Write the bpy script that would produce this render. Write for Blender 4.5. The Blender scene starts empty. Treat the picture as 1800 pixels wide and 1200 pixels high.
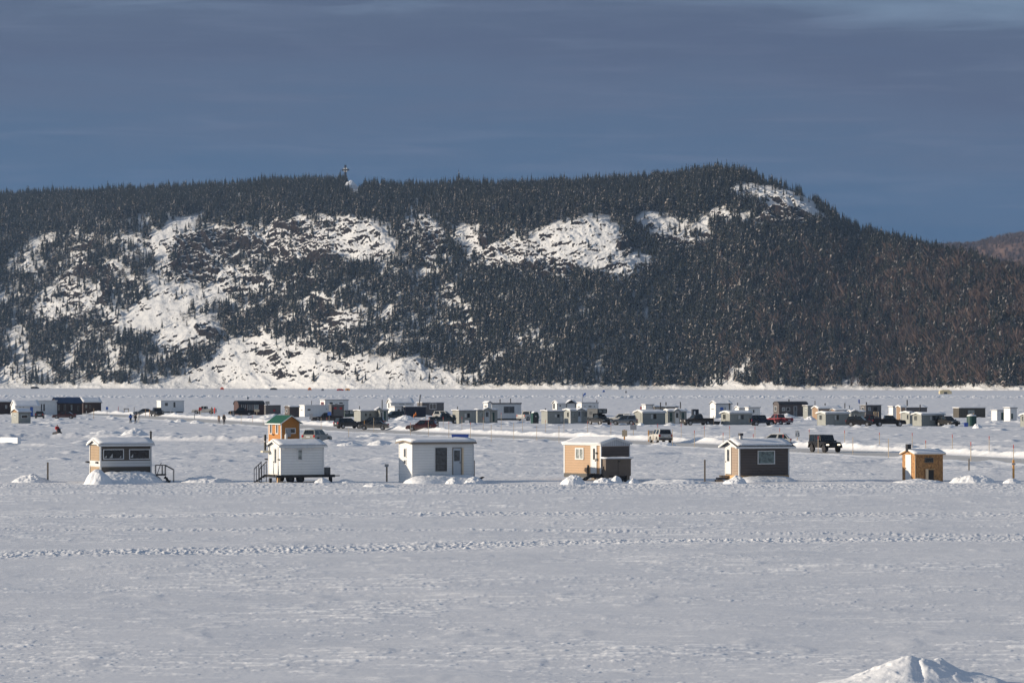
import bpy, bmesh, math, random
import numpy as np
from mathutils import Vector, Matrix
random.seed(7); RNG = np.random.default_rng(11)
R = math.radians
scene = bpy.context.scene
COL = scene.collection

# ---------------------------------------------------------------- camera maths
F, CX, HV, CZ = 6000.0, 900.0, 670.0, 7.5          # focal length in photo pixels, centre column, horizon row, eye height
def Yv(v): return CZ*F/(v-HV)                       # distance of a point on the ice seen in row v
def G(u, v):
    Y = Yv(v); return Vector(((u-CX)/F*Y, Y, 0.0))
def PT(u, v, Y): return Vector(((u-CX)/F*Y, Y, CZ+(HV-v)/F*Y))

# ---------------------------------------------------------------- numpy noise
def _h(ix, iy, seed):
    n = (ix.astype(np.int64)*374761393 + iy.astype(np.int64)*668265263 + seed*974634611) & 0xffffffff
    n = ((n ^ (n >> 13))*1274126177) & 0xffffffff
    return n ^ (n >> 16)
def perlin(x, y, seed=0):
    x = np.asarray(x, float); y = np.asarray(y, float)
    x0 = np.floor(x); y0 = np.floor(y); fx = x-x0; fy = y-y0
    ix = x0.astype(np.int64); iy = y0.astype(np.int64)
    def g(dx, dy):
        a = _h(ix+dx, iy+dy, seed)*(2*math.pi/4294967296.0)
        return np.cos(a)*(fx-dx)+np.sin(a)*(fy-dy)
    sx = fx*fx*fx*(fx*(fx*6-15)+10); sy = fy*fy*fy*(fy*(fy*6-15)+10)
    a = g(0,0); b = g(1,0); c = g(0,1); d = g(1,1)
    return (a+sx*(b-a)+sy*((c+sx*(d-c))-(a+sx*(b-a))))*1.45
def fbm(x, y, o=4, seed=0, gain=.5):
    s = 0; a = 1; t = 0
    for k in range(o):
        s = s+a*perlin(x*2**k, y*2**k, seed+k*17); t += a; a *= gain
    return s/t
def ridged(x, y, o=3, seed=0):
    s = 0; a = 1; t = 0
    for k in range(o):
        s = s+a*(1-2*np.abs(perlin(x*2**k, y*2**k, seed+k*31))); t += a; a *= .5
    return s/t
def smooth(e0, e1, x):
    t = np.clip((x-e0)/(e1-e0), 0, 1); return t*t*(3-2*t)

# ---------------------------------------------------------------- object helpers
def link(o, parent=None):
    COL.objects.link(o)
    if parent is not None: o.parent = parent
    return o
def tag(o, label=None, cat=None, group=None, kind=None):
    if label: o['label'] = label
    if cat: o['category'] = cat
    if group: o['group'] = group
    if kind: o['kind'] = kind
    return o
def thing(name, label, cat, loc, rz=0.0, group=None):
    o = bpy.data.objects.new(name, None); link(o); o.empty_display_size = .3
    o.location = loc; o.rotation_euler = (0, 0, rz)
    return tag(o, label, cat, group)
def copy_tree(o, parent=None):
    c = o.copy(); COL.objects.link(c)
    if parent is not None: c.parent = parent
    for ch in list(o.children): copy_tree(ch, c)
    return c

class MB:
    """collects simple solids and links them as one mesh object"""
    def __init__(self): self.v = []; self.f = []; self.m = []; self.s = []
    def add(self, vs, fs, mi=0, sm=False):
        b = len(self.v); self.v += [tuple(p) for p in vs]
        for f in fs: self.f.append(tuple(i+b for i in f)); self.m.append(mi); self.s.append(sm)
        return self
    def box(self, x0, x1, y0, y1, z0, z1, mi=0):
        if x0 > x1: x0, x1 = x1, x0
        if y0 > y1: y0, y1 = y1, y0
        return self.add([(x0,y0,z0),(x1,y0,z0),(x1,y1,z0),(x0,y1,z0),(x0,y0,z1),(x1,y0,z1),(x1,y1,z1),(x0,y1,z1)],
            [(3,2,1,0),(4,5,6,7),(0,1,5,4),(1,2,6,5),(2,3,7,6),(3,0,4,7)], mi)
    def prism(self, poly, axis, a, b, mi=0):
        """polygon extruded along an axis; axis 'x': poly is (y,z); 'y': (x,z); 'z': (x,y)"""
        n = len(poly)
        def P(p, t): return {'x': (t,p[0],p[1]), 'y': (p[0],t,p[1]), 'z': (p[0],p[1],t)}[axis]
        vs = [P(p,a) for p in poly]+[P(p,b) for p in poly]
        fs = [tuple(range(n))[::-1], tuple(range(n,2*n))]+[(i,(i+1)%n,n+(i+1)%n,n+i) for i in range(n)]
        return self.add(vs, fs, mi)
    def tube(self, p, q, r, n=8, r2=None, mi=0, cap=True):
        p = Vector(p); q = Vector(q); r2 = r if r2 is None else r2
        d = (q-p).normalized(); a = d.orthogonal().normalized(); b = d.cross(a)
        vs = []
        for c, rr in ((p,r),(q,r2)):
            for k in range(n):
                t = 2*math.pi*k/n; vs.append(c+a*math.cos(t)*rr+b*math.sin(t)*rr)
        fs = [(k,(k+1)%n,n+(k+1)%n,n+k) for k in range(n)]
        if cap: fs += [tuple(range(n))[::-1], tuple(range(n,2*n))]
        return self.add(vs, fs, mi)
    def bar(self, p, q, w, h=None, mi=0):
        return self.tube(p, q, w*.71, 4, mi=mi)
    def build(self, name, mats, parent=None, smooth_=False, bevel=0.0):
        me = bpy.data.meshes.new(name); me.from_pydata(self.v, [], self.f)
        bm = bmesh.new(); bm.from_mesh(me)
        for f, i in zip(bm.faces, self.m): f.material_index = i
        bmesh.ops.recalc_face_normals(bm, faces=bm.faces)
        if bevel:
            ed = [e for e in bm.edges if len(e.link_faces) == 2 and e.calc_face_angle(0) > .5]
            bmesh.ops.bevel(bm, geom=ed, offset=bevel, segments=2, affect='EDGES', profile=.6, clamp_overlap=True)
        bm.to_mesh(me); bm.free()
        if not isinstance(mats, (list, tuple)): mats = [mats]
        for m in mats: me.materials.append(m)
        if smooth_: me.polygons.foreach_set('use_smooth', [True]*len(me.polygons))
        return link(bpy.data.objects.new(name, me), parent)

def np_mesh(name, V, Fq, mats, matidx=None, attrs=None, smooth_=True, parent=None):
    """fast mesh from arrays: V (n,3), Fq (m,k) with constant k"""
    me = bpy.data.meshes.new(name); V = np.asarray(V, np.float32); Fq = np.asarray(Fq, np.int32)
    n, k = Fq.shape
    me.vertices.add(len(V)); me.vertices.foreach_set('co', V.ravel())
    me.loops.add(n*k); me.loops.foreach_set('vertex_index', Fq.ravel())
    me.polygons.add(n); me.polygons.foreach_set('loop_start', np.arange(0, n*k, k, dtype=np.int32))
    me.polygons.foreach_set('use_smooth', np.full(n, smooth_))
    if matidx is not None: me.polygons.foreach_set('material_index', np.asarray(matidx, np.int32))
    for m in (mats if isinstance(mats, (list, tuple)) else [mats]): me.materials.append(m)
    for an, (dom, arr) in (attrs or {}).items():
        at = me.attributes.new(an, 'FLOAT', dom); at.data.foreach_set('value', np.asarray(arr, np.float32))
    me.update(calc_edges=True); me.validate()
    return link(bpy.data.objects.new(name, me), parent)
def grid_faces(nr, nc):
    i = np.arange(nr-1)[:,None]*nc+np.arange(nc-1)[None,:]
    return np.stack([i, i+1, i+nc+1, i+nc], -1).reshape(-1, 4)

# ---------------------------------------------------------------- materials
def nodes(name):
    m = bpy.data.materials.new(name); m.use_nodes = True
    nt = m.node_tree; b = nt.nodes['Principled BSDF']
    return m, nt, b
def N(nt, t, **kw):
    n = nt.nodes.new(t)
    for k, v in kw.items():
        if k in n.inputs.keys() if not hasattr(n, k) else False: n.inputs[k].default_value = v
        else: setattr(n, k, v)
    return n
def rgba(c): return (c[0], c[1], c[2], 1.0)
_cache = {}
def paint(name, col, rough=.6, var=.12, scale=6.0, metal=0.0, spec=.4, bump=0.0):
    """plain painted/cloth/wood surface with a little noise in colour"""
    if name in _cache: return _cache[name]
    m, nt, b = nodes(name); L = nt.links.new
    tc = N(nt, 'ShaderNodeTexCoord'); no = N(nt, 'ShaderNodeTexNoise'); no.inputs['Scale'].default_value = scale; no.inputs['Detail'].default_value = 4
    L(tc.outputs['Object'], no.inputs['Vector'])
    mx = N(nt, 'ShaderNodeMix', data_type='RGBA')
    mx.inputs[6].default_value = rgba([c*(1-var) for c in col]); mx.inputs[7].default_value = rgba([min(1, c*(1+var)) for c in col])
    L(no.outputs['Fac'], mx.inputs[0]); L(mx.outputs[2], b.inputs['Base Color'])
    b.inputs['Roughness'].default_value = rough; b.inputs['Metallic'].default_value = metal; b.inputs['Specular IOR Level'].default_value = spec
    if bump:
        bp = N(nt, 'ShaderNodeBump'); bp.inputs['Strength'].default_value = bump; bp.inputs['Distance'].default_value = .02
        L(no.outputs['Fac'], bp.inputs['Height']); L(bp.outputs['Normal'], b.inputs['Normal'])
    _cache[name] = m; return m
def siding(name, col, pitch=.2, vertical=False, dark=.55, rough=.55, bands=None, stain=.8):
    """lap siding (horizontal) or ribbed panels (vertical): dark joint and bump; bands = [(z0, z1, colour)]"""
    if name in _cache: return _cache[name]
    m, nt, b = nodes(name); L = nt.links.new
    tc = N(nt, 'ShaderNodeTexCoord'); sp = N(nt, 'ShaderNodeSeparateXYZ'); L(tc.outputs['Object'], sp.inputs[0])
    if vertical:
        ad = N(nt, 'ShaderNodeMath', operation='ADD'); L(sp.outputs[0], ad.inputs[0]); L(sp.outputs[1], ad.inputs[1]); src = ad.outputs[0]
    else: src = sp.outputs[2]
    dv = N(nt, 'ShaderNodeMath', operation='DIVIDE'); L(src, dv.inputs[0]); dv.inputs[1].default_value = pitch
    fr = N(nt, 'ShaderNodeMath', operation='FRACT'); L(dv.outputs[0], fr.inputs[0])
    gt = N(nt, 'ShaderNodeMath', operation='GREATER_THAN'); L(fr.outputs[0], gt.inputs[0]); gt.inputs[1].default_value = .16
    no = N(nt, 'ShaderNodeTexNoise'); no.inputs['Scale'].default_value = 1.6; no.inputs['Detail'].default_value = 8; L(tc.outputs['Object'], no.inputs['Vector'])
    base = N(nt, 'ShaderNodeMix', data_type='RGBA')
    base.inputs[6].default_value = rgba([c*stain for c in col]); base.inputs[7].default_value = rgba([min(1, c*1.1) for c in col]); L(no.outputs['Fac'], base.inputs[0])
    out = base.outputs[2]
    for z0, z1, c in bands or []:
        a = N(nt, 'ShaderNodeMath', operation='GREATER_THAN'); L(sp.outputs[2], a.inputs[0]); a.inputs[1].default_value = z0
        d = N(nt, 'ShaderNodeMath', operation='LESS_THAN'); L(sp.outputs[2], d.inputs[0]); d.inputs[1].default_value = z1
        mu = N(nt, 'ShaderNodeMath', operation='MULTIPLY'); L(a.outputs[0], mu.inputs[0]); L(d.outputs[0], mu.inputs[1])
        x = N(nt, 'ShaderNodeMix', data_type='RGBA'); L(mu.outputs[0], x.inputs[0]); L(out, x.inputs[6]); x.inputs[7].default_value = rgba(c); out = x.outputs[2]
    ml = N(nt, 'ShaderNodeMix', data_type='RGBA', blend_type='MULTIPLY'); ml.inputs[0].default_value = 1
    k = N(nt, 'ShaderNodeMix', data_type='RGBA'); k.inputs[6].default_value = (dark, dark, dark, 1); k.inputs[7].default_value = (1, 1, 1, 1); L(gt.outputs[0], k.inputs[0])
    L(out, ml.inputs[6]); L(k.outputs[2], ml.inputs[7]); L(ml.outputs[2], b.inputs['Base Color'])
    bp = N(nt, 'ShaderNodeBump'); bp.inputs['Strength'].default_value = .6; bp.inputs['Distance'].default_value = .02
    L(fr.outputs[0], bp.inputs['Height']); L(bp.outputs['Normal'], b.inputs['Normal'])
    b.inputs['Roughness'].default_value = rough
    _cache[name] = m; return m
def osb_mat(name, col):
    if name in _cache: return _cache[name]
    m, nt, b = nodes(name); L = nt.links.new
    tc = N(nt, 'ShaderNodeTexCoord'); mp = N(nt, 'ShaderNodeMapping'); mp.inputs['Scale'].default_value = (9, 9, 6); L(tc.outputs['Object'], mp.inputs[0])
    vo = N(nt, 'ShaderNodeTexVoronoi'); vo.inputs['Scale'].default_value = 1.3; L(mp.outputs[0], vo.inputs['Vector'])
    cr = N(nt, 'ShaderNodeValToRGB'); L(vo.outputs['Color'], cr.inputs[0])
    cr.color_ramp.elements[0].color = rgba([c*.55 for c in col]); cr.color_ramp.elements[0].position = .1
    cr.color_ramp.elements[1].color = rgba([min(1, c*1.35) for c in col]); cr.color_ramp.elements[1].position = .9
    L(cr.outputs[0], b.inputs['Base Color']); b.inputs['Roughness'].default_value = .75
    _cache[name] = m; return m
def glass_mat(name, col=(.015,.017,.02), rough=.08, pattern=.0):
    if name in _cache: return _cache[name]
    m, nt, b = nodes(name); L = nt.links.new
    tc = N(nt, 'ShaderNodeTexCoord'); no = N(nt, 'ShaderNodeTexNoise'); no.inputs['Scale'].default_value = 4; L(tc.outputs['Object'], no.inputs['Vector'])
    cr = N(nt, 'ShaderNodeValToRGB'); L(no.outputs['Fac'], cr.inputs[0])
    cr.color_ramp.elements[0].position = .35; cr.color_ramp.elements[0].color = rgba([c*.6 for c in col])
    cr.color_ramp.elements[1].position = .65; cr.color_ramp.elements[1].color = rgba([c*1.5 for c in col])
    L(cr.outputs[0], b.inputs['Base Color']); b.inputs['Roughness'].default_value = rough; b.inputs['Specular IOR Level'].default_value = .5
    _cache[name] = m; return m

def snow_mat(name='snow', scale=1.0, bump=.35, col=(.80,.815,.84)):
    if name in _cache: return _cache[name]
    m, nt, b = nodes(name); L = nt.links.new
    tc = N(nt, 'ShaderNodeTexCoord')
    n1 = N(nt, 'ShaderNodeTexNoise'); n1.inputs['Scale'].default_value = .35*scale; n1.inputs['Detail'].default_value = 6; L(tc.outputs['Object'], n1.inputs['Vector'])
    n2 = N(nt, 'ShaderNodeTexNoise'); n2.inputs['Scale'].default_value = 7*scale; n2.inputs['Detail'].default_value = 5; n2.inputs['Roughness'].default_value = .6; L(tc.outputs['Object'], n2.inputs['Vector'])
    mx = N(nt, 'ShaderNodeMix', data_type='RGBA'); mx.inputs[6].default_value = rgba([c*.94 for c in col]); mx.inputs[7].default_value = rgba([min(.92, c*1.05) for c in col]); L(n1.outputs['Fac'], mx.inputs[0])
    L(mx.outputs[2], b.inputs['Base Color']); b.inputs['Roughness'].default_value = .7; b.inputs['Specular IOR Level'].default_value = .25
    bp = N(nt, 'ShaderNodeBump'); bp.inputs['Strength'].default_value = bump; bp.inputs['Distance'].default_value = .1
    L(n2.outputs['Fac'], bp.inputs['Height']); L(bp.outputs['Normal'], b.inputs['Normal'])
    _cache[name] = m; return m

def crust_mat():
    m = snow_mat('snow_crust', bump=.10, col=(.665,.678,.71)); nt = m.node_tree; L = nt.links.new; b = nt.nodes['Principled BSDF']
    old = b.inputs['Base Color'].links[0].from_socket; at = N(nt, 'ShaderNodeAttribute', attribute_name='fresh_lit'); mx = N(nt, 'ShaderNodeMix', data_type='RGBA')
    L(at.outputs['Fac'], mx.inputs[0]); L(old, mx.inputs[6]); mx.inputs[7].default_value = (.93, .925, .92, 1); L(mx.outputs[2], b.inputs['Base Color']); return m  # near-white tone: sunlight on streak facets painted in, also broken snow clods
CRUST = crust_mat()
SNOW = snow_mat(bump=.18, col=(.78,.79,.81))
M = dict(
 white=paint('white_paint', (.66,.66,.645), .5, .05), trim=paint('white_trim', (.66,.66,.65), .5, .04),
 black=paint('black_metal', (.018,.018,.02), .5, .2), iron=paint('dark_iron', (.045,.045,.05), .5, .2, metal=.3),
 galv=paint('galvanised_pipe', (.35,.35,.36), .35, .2, metal=.8), rubber=paint('tyre_rubber', (.022,.022,.024), .8, .2),
 rim=paint('wheel_rim', (.35,.35,.36), .35, .2, metal=.6), wood=paint('bare_wood', (.5,.32,.16), .7, .2, 9), greywood=paint('weathered_wood', (.2,.165,.13), .8, .25, 9),
 pine=paint('pale_stake_wood', (.70,.54,.36), .7, .15, 8), tip=paint('fluorescent_red_paint', (.72,.14,.11), .5, .1), orangewood=paint('orange_post_paint', (.75,.36,.09), .6, .12),
 greytip=paint('grey_sign_back', (.3,.31,.33), .5, .1), signw=paint('sign_white', (.62,.63,.64), .45, .06), tanback=paint('plywood_back', (.42,.36,.27), .7, .12),
 blue=paint('blue_plastic', (.03,.07,.3), .45, .15), bluesign=paint('blue_sign_paint', (.05,.13,.42), .45, .1), red=paint('red_cloth', (.5,.03,.03), .7, .15), redp=paint('red_paint', (.42,.03,.03), .35, .12),
 orange=paint('orange_tarp', (.8,.22,.03), .6, .15), orangered=paint('orange_sled_plastic', (.85,.12,.03), .45, .1), green=paint('green_plastic', (.012,.05,.043), .5, .15),
 glass=glass_mat('dark_glass'), glass2=glass_mat('curtained_glass', (.24,.26,.25), .15), glass3=glass_mat('grey_glass', (.06,.065,.07), .1),
 carglass=glass_mat('car_glass', (.012,.016,.02), .04), lamp=paint('headlamp_lens', (.6,.6,.58), .15, .05), tail=paint('tail_lamp_lens', (.4,.02,.02), .2, .1),
 skin=paint('skin', (.5,.3,.22), .6, .08), dirt=paint('salt_dirt', (.24,.22,.2), .8, .3),
)
# ================================================================ camera, sky, sun, air
cam = bpy.data.cameras.new('camera'); co = bpy.data.objects.new('camera', cam); COL.objects.link(co)
cam.sensor_width = 36; cam.lens = 36*F/1800; cam.clip_start = 1; cam.clip_end = 30000
co.location = (0, 0, CZ); co.rotation_euler = (R(90)+math.atan((HV-600)/F), 0, 0)
scene.camera = co
vs = scene.view_settings; vs.view_transform = 'Standard'; vs.look = 'None'; vs.exposure = 0.43; vs.gamma = 1
SUN_EL, SUN_AZ = 13.0, 6.0              # the sun stands on the left (-x), a little on the camera's side
tosun = Vector((-math.cos(R(SUN_EL))*math.cos(R(SUN_AZ)), -math.cos(R(SUN_EL))*math.sin(R(SUN_AZ)), math.sin(R(SUN_EL))))
sl = bpy.data.lights.new('sun', 'SUN'); sl.energy = 4.5; sl.angle = R(.53); sl.color = (1, .86, .68)
so = bpy.data.objects.new('sun', sl); COL.objects.link(so); so.rotation_euler = tosun.to_track_quat('Z', 'Y').to_euler(); so.location = (-500, 0, 300)

w = bpy.data.worlds.new('World'); scene.world = w; w.use_nodes = True
nt = w.node_tree; L = nt.links.new; bg = nt.nodes['Background']
sky = N(nt, 'ShaderNodeTexSky'); sky.sky_type = 'NISHITA'; sky.sun_disc = False
sky.sun_elevation = R(SUN_EL); sky.sun_rotation = R(-90-SUN_AZ); sky.altitude = 0; sky.air_density = 1.0; sky.dust_density = .4; sky.ozone_density = 2.2
tc = N(nt, 'ShaderNodeTexCoord'); sp = N(nt, 'ShaderNodeSeparateXYZ'); L(tc.outputs['Generated'], sp.inputs[0])
mp = N(nt, 'ShaderNodeMapping'); mp.inputs['Scale'].default_value = (9, 9, 85); L(tc.outputs['Generated'], mp.inputs[0])
n1 = N(nt, 'ShaderNodeTexNoise'); n1.inputs['Scale'].default_value = 1.0; n1.inputs['Detail'].default_value = 6; n1.inputs['Roughness'].default_value = .55; n1.inputs['Distortion'].default_value = .4; L(mp.outputs[0], n1.inputs['Vector'])
mp2 = N(nt, 'ShaderNodeMapping'); mp2.inputs['Scale'].default_value = (22, 22, 260); mp2.inputs['Location'].default_value = (3, 1, 7); L(tc.outputs['Generated'], mp2.inputs[0])
n2 = N(nt, 'ShaderNodeTexNoise'); n2.inputs['Scale'].default_value = 1.0; n2.inputs['Detail'].default_value = 5; n2.inputs['Distortion'].default_value = .6; L(mp2.outputs[0], n2.inputs['Vector'])
# elevation, warped by the cloud noise, runs the bank of grey stratus over the clear blue strip at the horizon
wa = N(nt, 'ShaderNodeMath', operation='MULTIPLY_ADD'); L(n1.outputs['Fac'], wa.inputs[0]); wa.inputs[1].default_value = .042; L(sp.outputs[2], wa.inputs[2])
wb = N(nt, 'ShaderNodeMath', operation='MULTIPLY_ADD'); L(n2.outputs['Fac'], wb.inputs[0]); wb.inputs[1].default_value = .016; rx_ = N(nt, 'ShaderNodeMapRange'); L(sp.outputs[0], rx_.inputs[0]); rx_.inputs[1].default_value = .06; rx_.inputs[2].default_value = .17; rx_.inputs[4].default_value = .018
wc = N(nt, 'ShaderNodeMath', operation='ADD'); L(wa.outputs[0], wc.inputs[0]); L(rx_.outputs[0], wc.inputs[1]); L(wc.outputs[0], wb.inputs[2])
mr = N(nt, 'ShaderNodeMapRange'); L(wb.outputs[0], mr.inputs[0]); mr.inputs[1].default_value = .056; mr.inputs[2].default_value = .175
cr = N(nt, 'ShaderNodeValToRGB'); L(mr.outputs[0], cr.inputs[0]); e = cr.color_ramp.elements
e[0].position = 0; e[0].color = (.050, .116, .228, 1); e[1].position = 1; e[1].color = (.25, .33, .46, 1)
for p, c in ((.22, (.060,.130,.246,1)), (.34, (.080,.142,.252,1)), (.48, (.102,.148,.249,1)), (.60, (.096,.132,.226,1)), (.71, (.106,.147,.24,1)), (.80, (.18,.26,.38,1))):
    q = e.new(p); q.color = c
# faint lighter wisps inside the bank
wm = N(nt, 'ShaderNodeMapRange'); L(n2.outputs['Fac'], wm.inputs[0]); wm.inputs[1].default_value = .5; wm.inputs[2].default_value = .8; wm.inputs[4].default_value = .22
wx = N(nt, 'ShaderNodeMix', data_type='RGBA'); L(wm.outputs[0], wx.inputs[0]); L(cr.outputs[0], wx.inputs[6]); wx.inputs[7].default_value = (.22, .27, .40, 1)
SKYS = .094
sc_ = N(nt, 'ShaderNodeVectorMath', operation='SCALE'); sc_.inputs[3].default_value = .665/SKYS; L(wx.outputs[2], sc_.inputs[0])
hi = N(nt, 'ShaderNodeMapRange'); L(sp.outputs[2], hi.inputs[0]); hi.inputs[1].default_value = .13; hi.inputs[2].default_value = .30
fx = N(nt, 'ShaderNodeMix', data_type='RGBA'); L(hi.outputs[0], fx.inputs[0]); L(sc_.outputs[0], fx.inputs[6]); L(sky.outputs[0], fx.inputs[7])
n3 = N(nt, 'ShaderNodeTexNoise'); n3.inputs['Scale'].default_value = 2.2; n3.inputs['Detail'].default_value = 6; L(tc.outputs['Generated'], n3.inputs['Vector'])
c3 = N(nt, 'ShaderNodeMapRange'); L(n3.outputs['Fac'], c3.inputs[0]); c3.inputs[1].default_value = .35; c3.inputs[2].default_value = .65; c3.inputs[3].default_value = .08; c3.inputs[4].default_value = .45
c4 = N(nt, 'ShaderNodeMath', operation='MULTIPLY'); L(c3.outputs[0], c4.inputs[0]); L(hi.outputs[0], c4.inputs[1])
f2 = N(nt, 'ShaderNodeMix', data_type='RGBA'); L(c4.outputs[0], f2.inputs[0]); L(fx.outputs[2], f2.inputs[6]); f2.inputs[7].default_value = (3.1, 3.2, 3.5, 1)
L(f2.outputs[2], bg.inputs[0]); bg.inputs[1].default_value = SKYS

cy = scene.cycles; cy.use_denoising = True; cy.max_bounces = 6; cy.diffuse_bounces = 3; cy.glossy_bounces = 2; cy.volume_bounces = 0; cy.use_adaptive_sampling = True; cy.adaptive_threshold = .01
cy.sample_clamp_indirect = 4

hz = MB().box(-4500, 4500, -120, 7600, -12.0, 420)
hm = bpy.data.materials.new('haze'); hm.use_nodes = True; hn = hm.node_tree; hn.nodes.remove(hn.nodes['Principled BSDF'])
pv = N(hn, 'ShaderNodeVolumePrincipled'); pv.inputs['Color'].default_value = (.45, .66, 1, 1); pv.inputs['Density'].default_value = 0.00004; pv.inputs['Anisotropy'].default_value = .2
hn.links.new(pv.outputs[0], hn.nodes['Material Output'].inputs['Volume'])
tag(hz.build('haze', hm), kind='stuff')

# ================================================================ the road line (photo rows on the ice turned into places on the ground)
_road_px = [(-200,718.5,721),(60,722,726),(200,727,732),(300,732.5,738.5),(400,738.5,745),(500,744.5,750.5),(600,751,758),(700,756,763),(800,760.5,767),(900,764.5,771),(1000,768.5,775),(1100,773,780),(1200,777.5,784.5),(1300,782,789.5),(1400,787,795),(1500,791,797.5),(1600,797,803.5),(1700,802,808.5),(1800,807,813),(2050,821,828),(2500,850,860)]
def _mid(u, a, b): p = G(u, a); q = G(u, b); return (p+q)/2
_rc = [np.array(_mid(*t)[:2]) for t in _road_px]
def smooth_line(P, n):
    P = np.array(P); d = np.r_[0, np.cumsum(np.hypot(*np.diff(P, axis=0).T))]
    t = np.linspace(0, d[-1], n); Q = np.stack([np.interp(t, d, P[:,0]), np.interp(t, d, P[:,1])], 1)
    for _ in range(6): Q[1:-1] = (Q[:-2]+2*Q[1:-1]+Q[2:])/4
    return Q
ROAD = smooth_line(_rc, 260); HW = 5.1
def line_dist(x, y, P, reach):
    """signed distance to polyline P (positive on its left when walking along it) and distance along; far points get reach"""
    d = np.full(x.shape, float(reach)); sg = np.ones(x.shape); al = np.zeros(x.shape); acc = 0
    for a, b in zip(P[:-1], P[1:]):
        ab = b-a; L2 = (ab**2).sum(); ln = math.sqrt(L2)
        mnx, mxx = min(a[0],b[0])-reach, max(a[0],b[0])+reach; mny, mxy = min(a[1],b[1])-reach, max(a[1],b[1])+reach
        k = np.nonzero((x > mnx) & (x < mxx) & (y > mny) & (y < mxy))[0]
        if len(k):
            px = x[k]-a[0]; py = y[k]-a[1]; t = np.clip((px*ab[0]+py*ab[1])/L2, 0, 1)
            dd = np.hypot(px-t*ab[0], py-t*ab[1]); w_ = dd < d[k]; kk = k[w_]
            d[kk] = dd[w_]; sg[kk] = np.sign(ab[0]*py-ab[1]*px)[w_]; al[kk] = (acc+t*ln)[w_]
        acc += ln
    return d, sg, al

# raised snow ridges: (photo points along the foot, height, half width)
RIDGES = [([(-60,771),(60,770),(160,770),(250,772),(330,775),(420,776),(500,777)], .62, 1.6),
          ([(-60,785),(40,784),(120,786),(200,784)], .35, 1.3), ([(-50,755),(120,752),(250,757),(330,760),(420,759)], .18, 2.2),
          ([(575,782),(620,779),(680,779),(730,783)], .45, 2.0), ([(590,773),(650,771),(700,772)], .3, 1.6),
          ([(620,747),(690,748),(760,750),(830,752)], .25, 2.0), ([(830,789),(900,795),(980,793)], .16, 1.5),
          ([(1130,800),(1200,797),(1270,800)], .2, 1.4), ([(1470,815),(1560,811),(1650,818),(1740,815)], .25, 1.6),
          ([(1660,822),(1740,826),(1810,823)], .22, 1.5), ([(600,810),(660,806),(700,812)], .2, 1.6), ([(280,800),(350,797),(430,801)], .16, 1.4),
          ([(860,752),(950,755),(1040,757),(1130,761),(1220,764)], .3, 1.6), ([(1240,768),(1330,772),(1420,776),(1500,779)], .35, 1.6), ([(1560,783),(1640,786),(1720,790),(1810,793)], .45, 1.6)]
# churned snow tracks: (photo points, half width in metres, roughness)
TRACKS = [([(-300,806),(300,803),(900,801),(1500,806),(2100,812)], .9, .07),([(-300,822),(400,820),(1000,817),(1500,822),(2100,826)], .8, .07),([(-300,790),(500,792),(1100,795),(2100,815)], .9, .06),([(-300,834),(600,831),(1300,833),(2100,838)], .8, .06),([(-300,980),(0,974),(300,968),(600,962),(900,956),(1200,952),(1500,949),(1800,947),(2100,945)], 3.0, .085),
          ([(-300,908),(0,907),(500,903),(1000,902),(1400,904),(1800,907),(2100,909)], 2.6, .06),
          ([(-300,929),(0,929),(560,930),(1000,932),(1400,938),(1800,940),(2100,941)], 1.2, .06),
          ([(-300,868),(300,866),(700,863),(1200,866),(1800,862),(2100,861)], 5.5, .04),
          ([(-300,853),(0,853),(600,853),(1200,855),(1800,854),(2100,854)], 6.5, .075)]

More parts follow.
